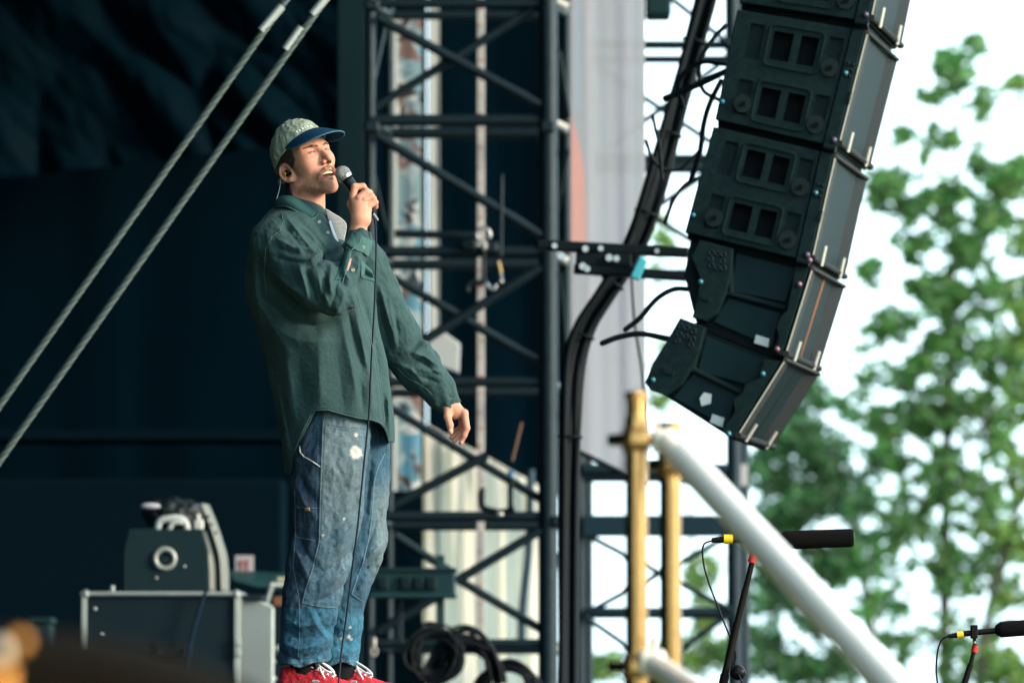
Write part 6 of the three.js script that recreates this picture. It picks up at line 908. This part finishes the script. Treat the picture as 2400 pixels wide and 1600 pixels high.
// --- socks and shoes
const sockMat = mat([0.010, 0.010, 0.012], 0.95);
for (const [x, y, z] of [[714, 1560, 0.10], [800, 1560, -0.10]]) part('sock', tubeBetween(W(x, y + 30, z), W(x + 2, y - 60, z), 0.050, 20, 0.047), sockMat, person);
function shoe(px0, z0, turn, label) {
  const o = W(px0, 1615, z0); o.y = 0.0; const g = thing('shoe', label, 'shoe', o, 'red canvas shoes of the singing person');
  const up = (x, y, z) => { // x from heel (0) to toe (0.30)
    const t = clamp(x / 0.30), h = mix(0.104, 0.036, sst(0.16, 0.86, t)) - 0.006 * sst(0.1, 0, t), w = 0.034 + 0.014 * Math.sin(Math.PI * clamp(t * 1.1 - 0.1)) - 0.006 * sst(0.9, 1, t);
    let d = Math.max(Math.hypot(z / w, (y - 0.020) / (y > 0.020 ? h - 0.012 : 0.02)) - 1, -9) * 0.032; d = smax(d, -x + 0.004, 0.03); d = smax(d, x - 0.288, 0.05); d = smax(d, 0.016 - y, 0.004);
    const open = ell(x - 0.062, y - 0.122, z, 0.062, 0.044, 0.029); return smax(d, -open, 0.004) - 0.0012 * n3(x * 60, y * 60, z * 60);
  };
  const put = (ge) => ge.rotateY(turn).translate(o.x, 0, o.z);
  const upper = part('upper', put(nets(up, [-0.01, 0.0, -0.06], [0.31, 0.13, 0.06], 0.0032, { color: (x, y, z) => { const n = n3(x * 260, y * 260, z * 260), m = fbm(x * 30, y * 30, z * 30, 2); return [0.42 * (1 + 0.14 * n + 0.14 * m), 0.010, 0.020]; } })), new THREE.MeshPhysicalMaterial({ vertexColors: true, roughness: 0.85, bumpMap: withRepeat(twill, 9), bumpScale: 0.0012 }), g);
  const sole = new THREE.Shape(); for (let i = 0; i <= 40; i++) { const a = i / 40 * Math.PI * 2, x = 0.147 - 0.153 * Math.cos(a), z = 0.046 * Math.sin(a) * (0.86 + 0.2 * clamp(x / 0.3)); i ? sole.lineTo(x, z) : sole.moveTo(x, z); }
  part('sole', put(new THREE.ExtrudeGeometry(sole, { depth: 0.020, bevelSize: 0.002, bevelThickness: 0.002, bevelSegments: 2 }).rotateX(-Math.PI / 2).translate(0, 0.0025, 0)), mat([0.62, 0.60, 0.56], 0.6), g);
  const white = mat([0.66, 0.66, 0.67], 0.85), top = (x, z) => { let y = 0.15; while (up(x, y, z) > 0 && y > 0.01) y -= 0.001; return y; };
  const tongue = []; for (let j = 0; j <= 4; j++) { const x = 0.100 + j * 0.012; tongue.push([-0.02, -0.01, 0, 0.01, 0.02].map((z) => V(x - 0.006, 0.114 - j * 0.012 - 9 * z * z, z))); }
  part('tongue', put(sheet(tongue, 0.005)), mat([0.32, 0.010, 0.022], 0.9), g);
  for (let i = 0; i < 5; i++) { const x = 0.112 + i * 0.0165; for (const s of [-1, 1]) { const z = s * 0.024, y = top(x, z); part('eyelet', put(new THREE.TorusGeometry(0.0042, 0.0017, 8, 18).rotateX(Math.PI / 2 + s * -0.75).translate(x, y + 0.001, z)), white, upper); }
    const yc = top(x + 0.006, 0) + 0.004, ye = top(x, 0.023) + 0.002; part('lace', put(mergeGeometries([tubePath([V(x, ye, 0.023), V(x + 0.004, yc, 0.010), V(x + 0.007, yc + 0.001, 0), V(x + 0.004, yc, -0.010), V(x, ye, -0.023)], 0.0032, 8, 24)])), white, g); }
  const x = 0.112, y = top(x + 0.004, 0) + 0.010;
  part('lace_bow', put(mergeGeometries([
    tubePath([V(x, y, 0.004), V(x + 0.020, y + 0.006, 0.026), V(x + 0.060, y - 0.018, 0.042), V(x + 0.075, y - 0.036, 0.040), V(x + 0.055, y - 0.030, 0.034), V(x + 0.015, y - 0.004, 0.018), V(x, y, 0.004)], 0.0034, 8, 60),
    tubePath([V(x, y, -0.004), V(x + 0.018, y + 0.004, -0.026), V(x + 0.050, y - 0.014, -0.044), V(x + 0.062, y - 0.032, -0.040), V(x + 0.030, y - 0.020, -0.026), V(x, y, -0.004)], 0.0034, 8, 60),
    tubePath([V(x, y, 0.002), V(x + 0.020, y - 0.004, 0.022), V(x + 0.034, y - 0.030, 0.044), V(x + 0.046, y - 0.050, 0.050)], 0.0034, 8, 40), new THREE.SphereGeometry(0.0075, 12, 8).scale(1.2, 0.8, 1).translate(x, y, 0)])), white, g);
  const tag = part('side_tag', put(rbox(0.021, 0.0075, 0.002, 0.0008, 0.128, 0.048, 0.0440)), mat([0.60, 0.62, 0.64], 0.7), upper);
  const P = []; for (let i = 0; i < 4; i++) P.push(box(0.0026, 0.0038, 0.0008, 0.1220 + i * 0.0040, 0.048, 0.0452)); part('lettering', put(mergeGeometries(P)), mat([0.10, 0.03, 0.05], 0.7), tag);
  return g;
}
shoe(651, 0.105, -0.10, 'red canvas shoe with white laces, the one carrying a small white side tag');
shoe(738, -0.105, -0.02, 'red canvas shoe with white laces, half hidden behind the other shoe');

// --- microphone and its cable
{
  const g = thing('microphone', 'handheld microphone with a silver ball grille held by the singing person', 'microphone', W(840, 455, MZ));
  const a = W(803, 407, MZ), b = W(871, 499, MZ), d = b.clone().sub(a).normalize(), q = new THREE.Quaternion().setFromUnitVectors(V(0, -1, 0), d);
  const at = (ge, k) => { ge.applyQuaternion(q); const p = a.clone().addScaledVector(d, k); return ge.translate(p.x, p.y, p.z); };
  const mesh = noiseTex(128, (u, v, i, j) => 0.15 + 0.85 * Math.pow(Math.abs(Math.sin(i * Math.PI / 8) * Math.sin((j + (i >> 3) % 2 * 4) * Math.PI / 8)), 0.6));
  const ball = part('grille', at(new THREE.SphereGeometry(0.0258, 48, 36), 0), mat([0.46, 0.50, 0.50], 0.36, 0.85, { map: withRepeat(mesh, 4, 2.4), bumpMap: withRepeat(mesh, 4, 2.4), bumpScale: 0.0016 }), g);
  part('grille_band', at(new THREE.CylinderGeometry(0.0250, 0.0222, 0.009, 40).translate(0, -0.0155, 0), 0), mat([0.40, 0.44, 0.45], 0.3, 0.9), ball);
  part('handle', at(new THREE.LatheGeometry([[0.0, 0], [0.0195, 0], [0.0185, -0.012], [0.0178, -0.05], [0.0150, -0.12], [0.0135, -0.142], [0, -0.142]].map(([x, y]) => new THREE.Vector2(x, y)), 36), 0.0195), mat([0.012, 0.016, 0.020], 0.32, 0.4), g);
  part('plug', at(new THREE.CylinderGeometry(0.0085, 0.0062, 0.026, 20), 0.176), mat([0.10, 0.11, 0.12], 0.35, 0.8), g);
  part('cable', tubePath([[875, 505, MZ], [879, 524, MZ + 0.01], [881, 562, 0.20], [881, 611, 0.22], [877, 726, 0.23], [872, 807, 0.23], [868, 889, 0.23], [864, 972, 0.22], [852, 1093, 0.22], [838, 1232, 0.22], [825, 1332, 0.22], [812, 1440, 0.22], [800, 1527, 0.23], [793, 1600, 0.26], [790, 1612, 0.34]].map((p) => W(...p)), 0.0031, 8, 160), mat([0.008, 0.014, 0.018], 0.45), g);
}
renderer.render(scene, camera);
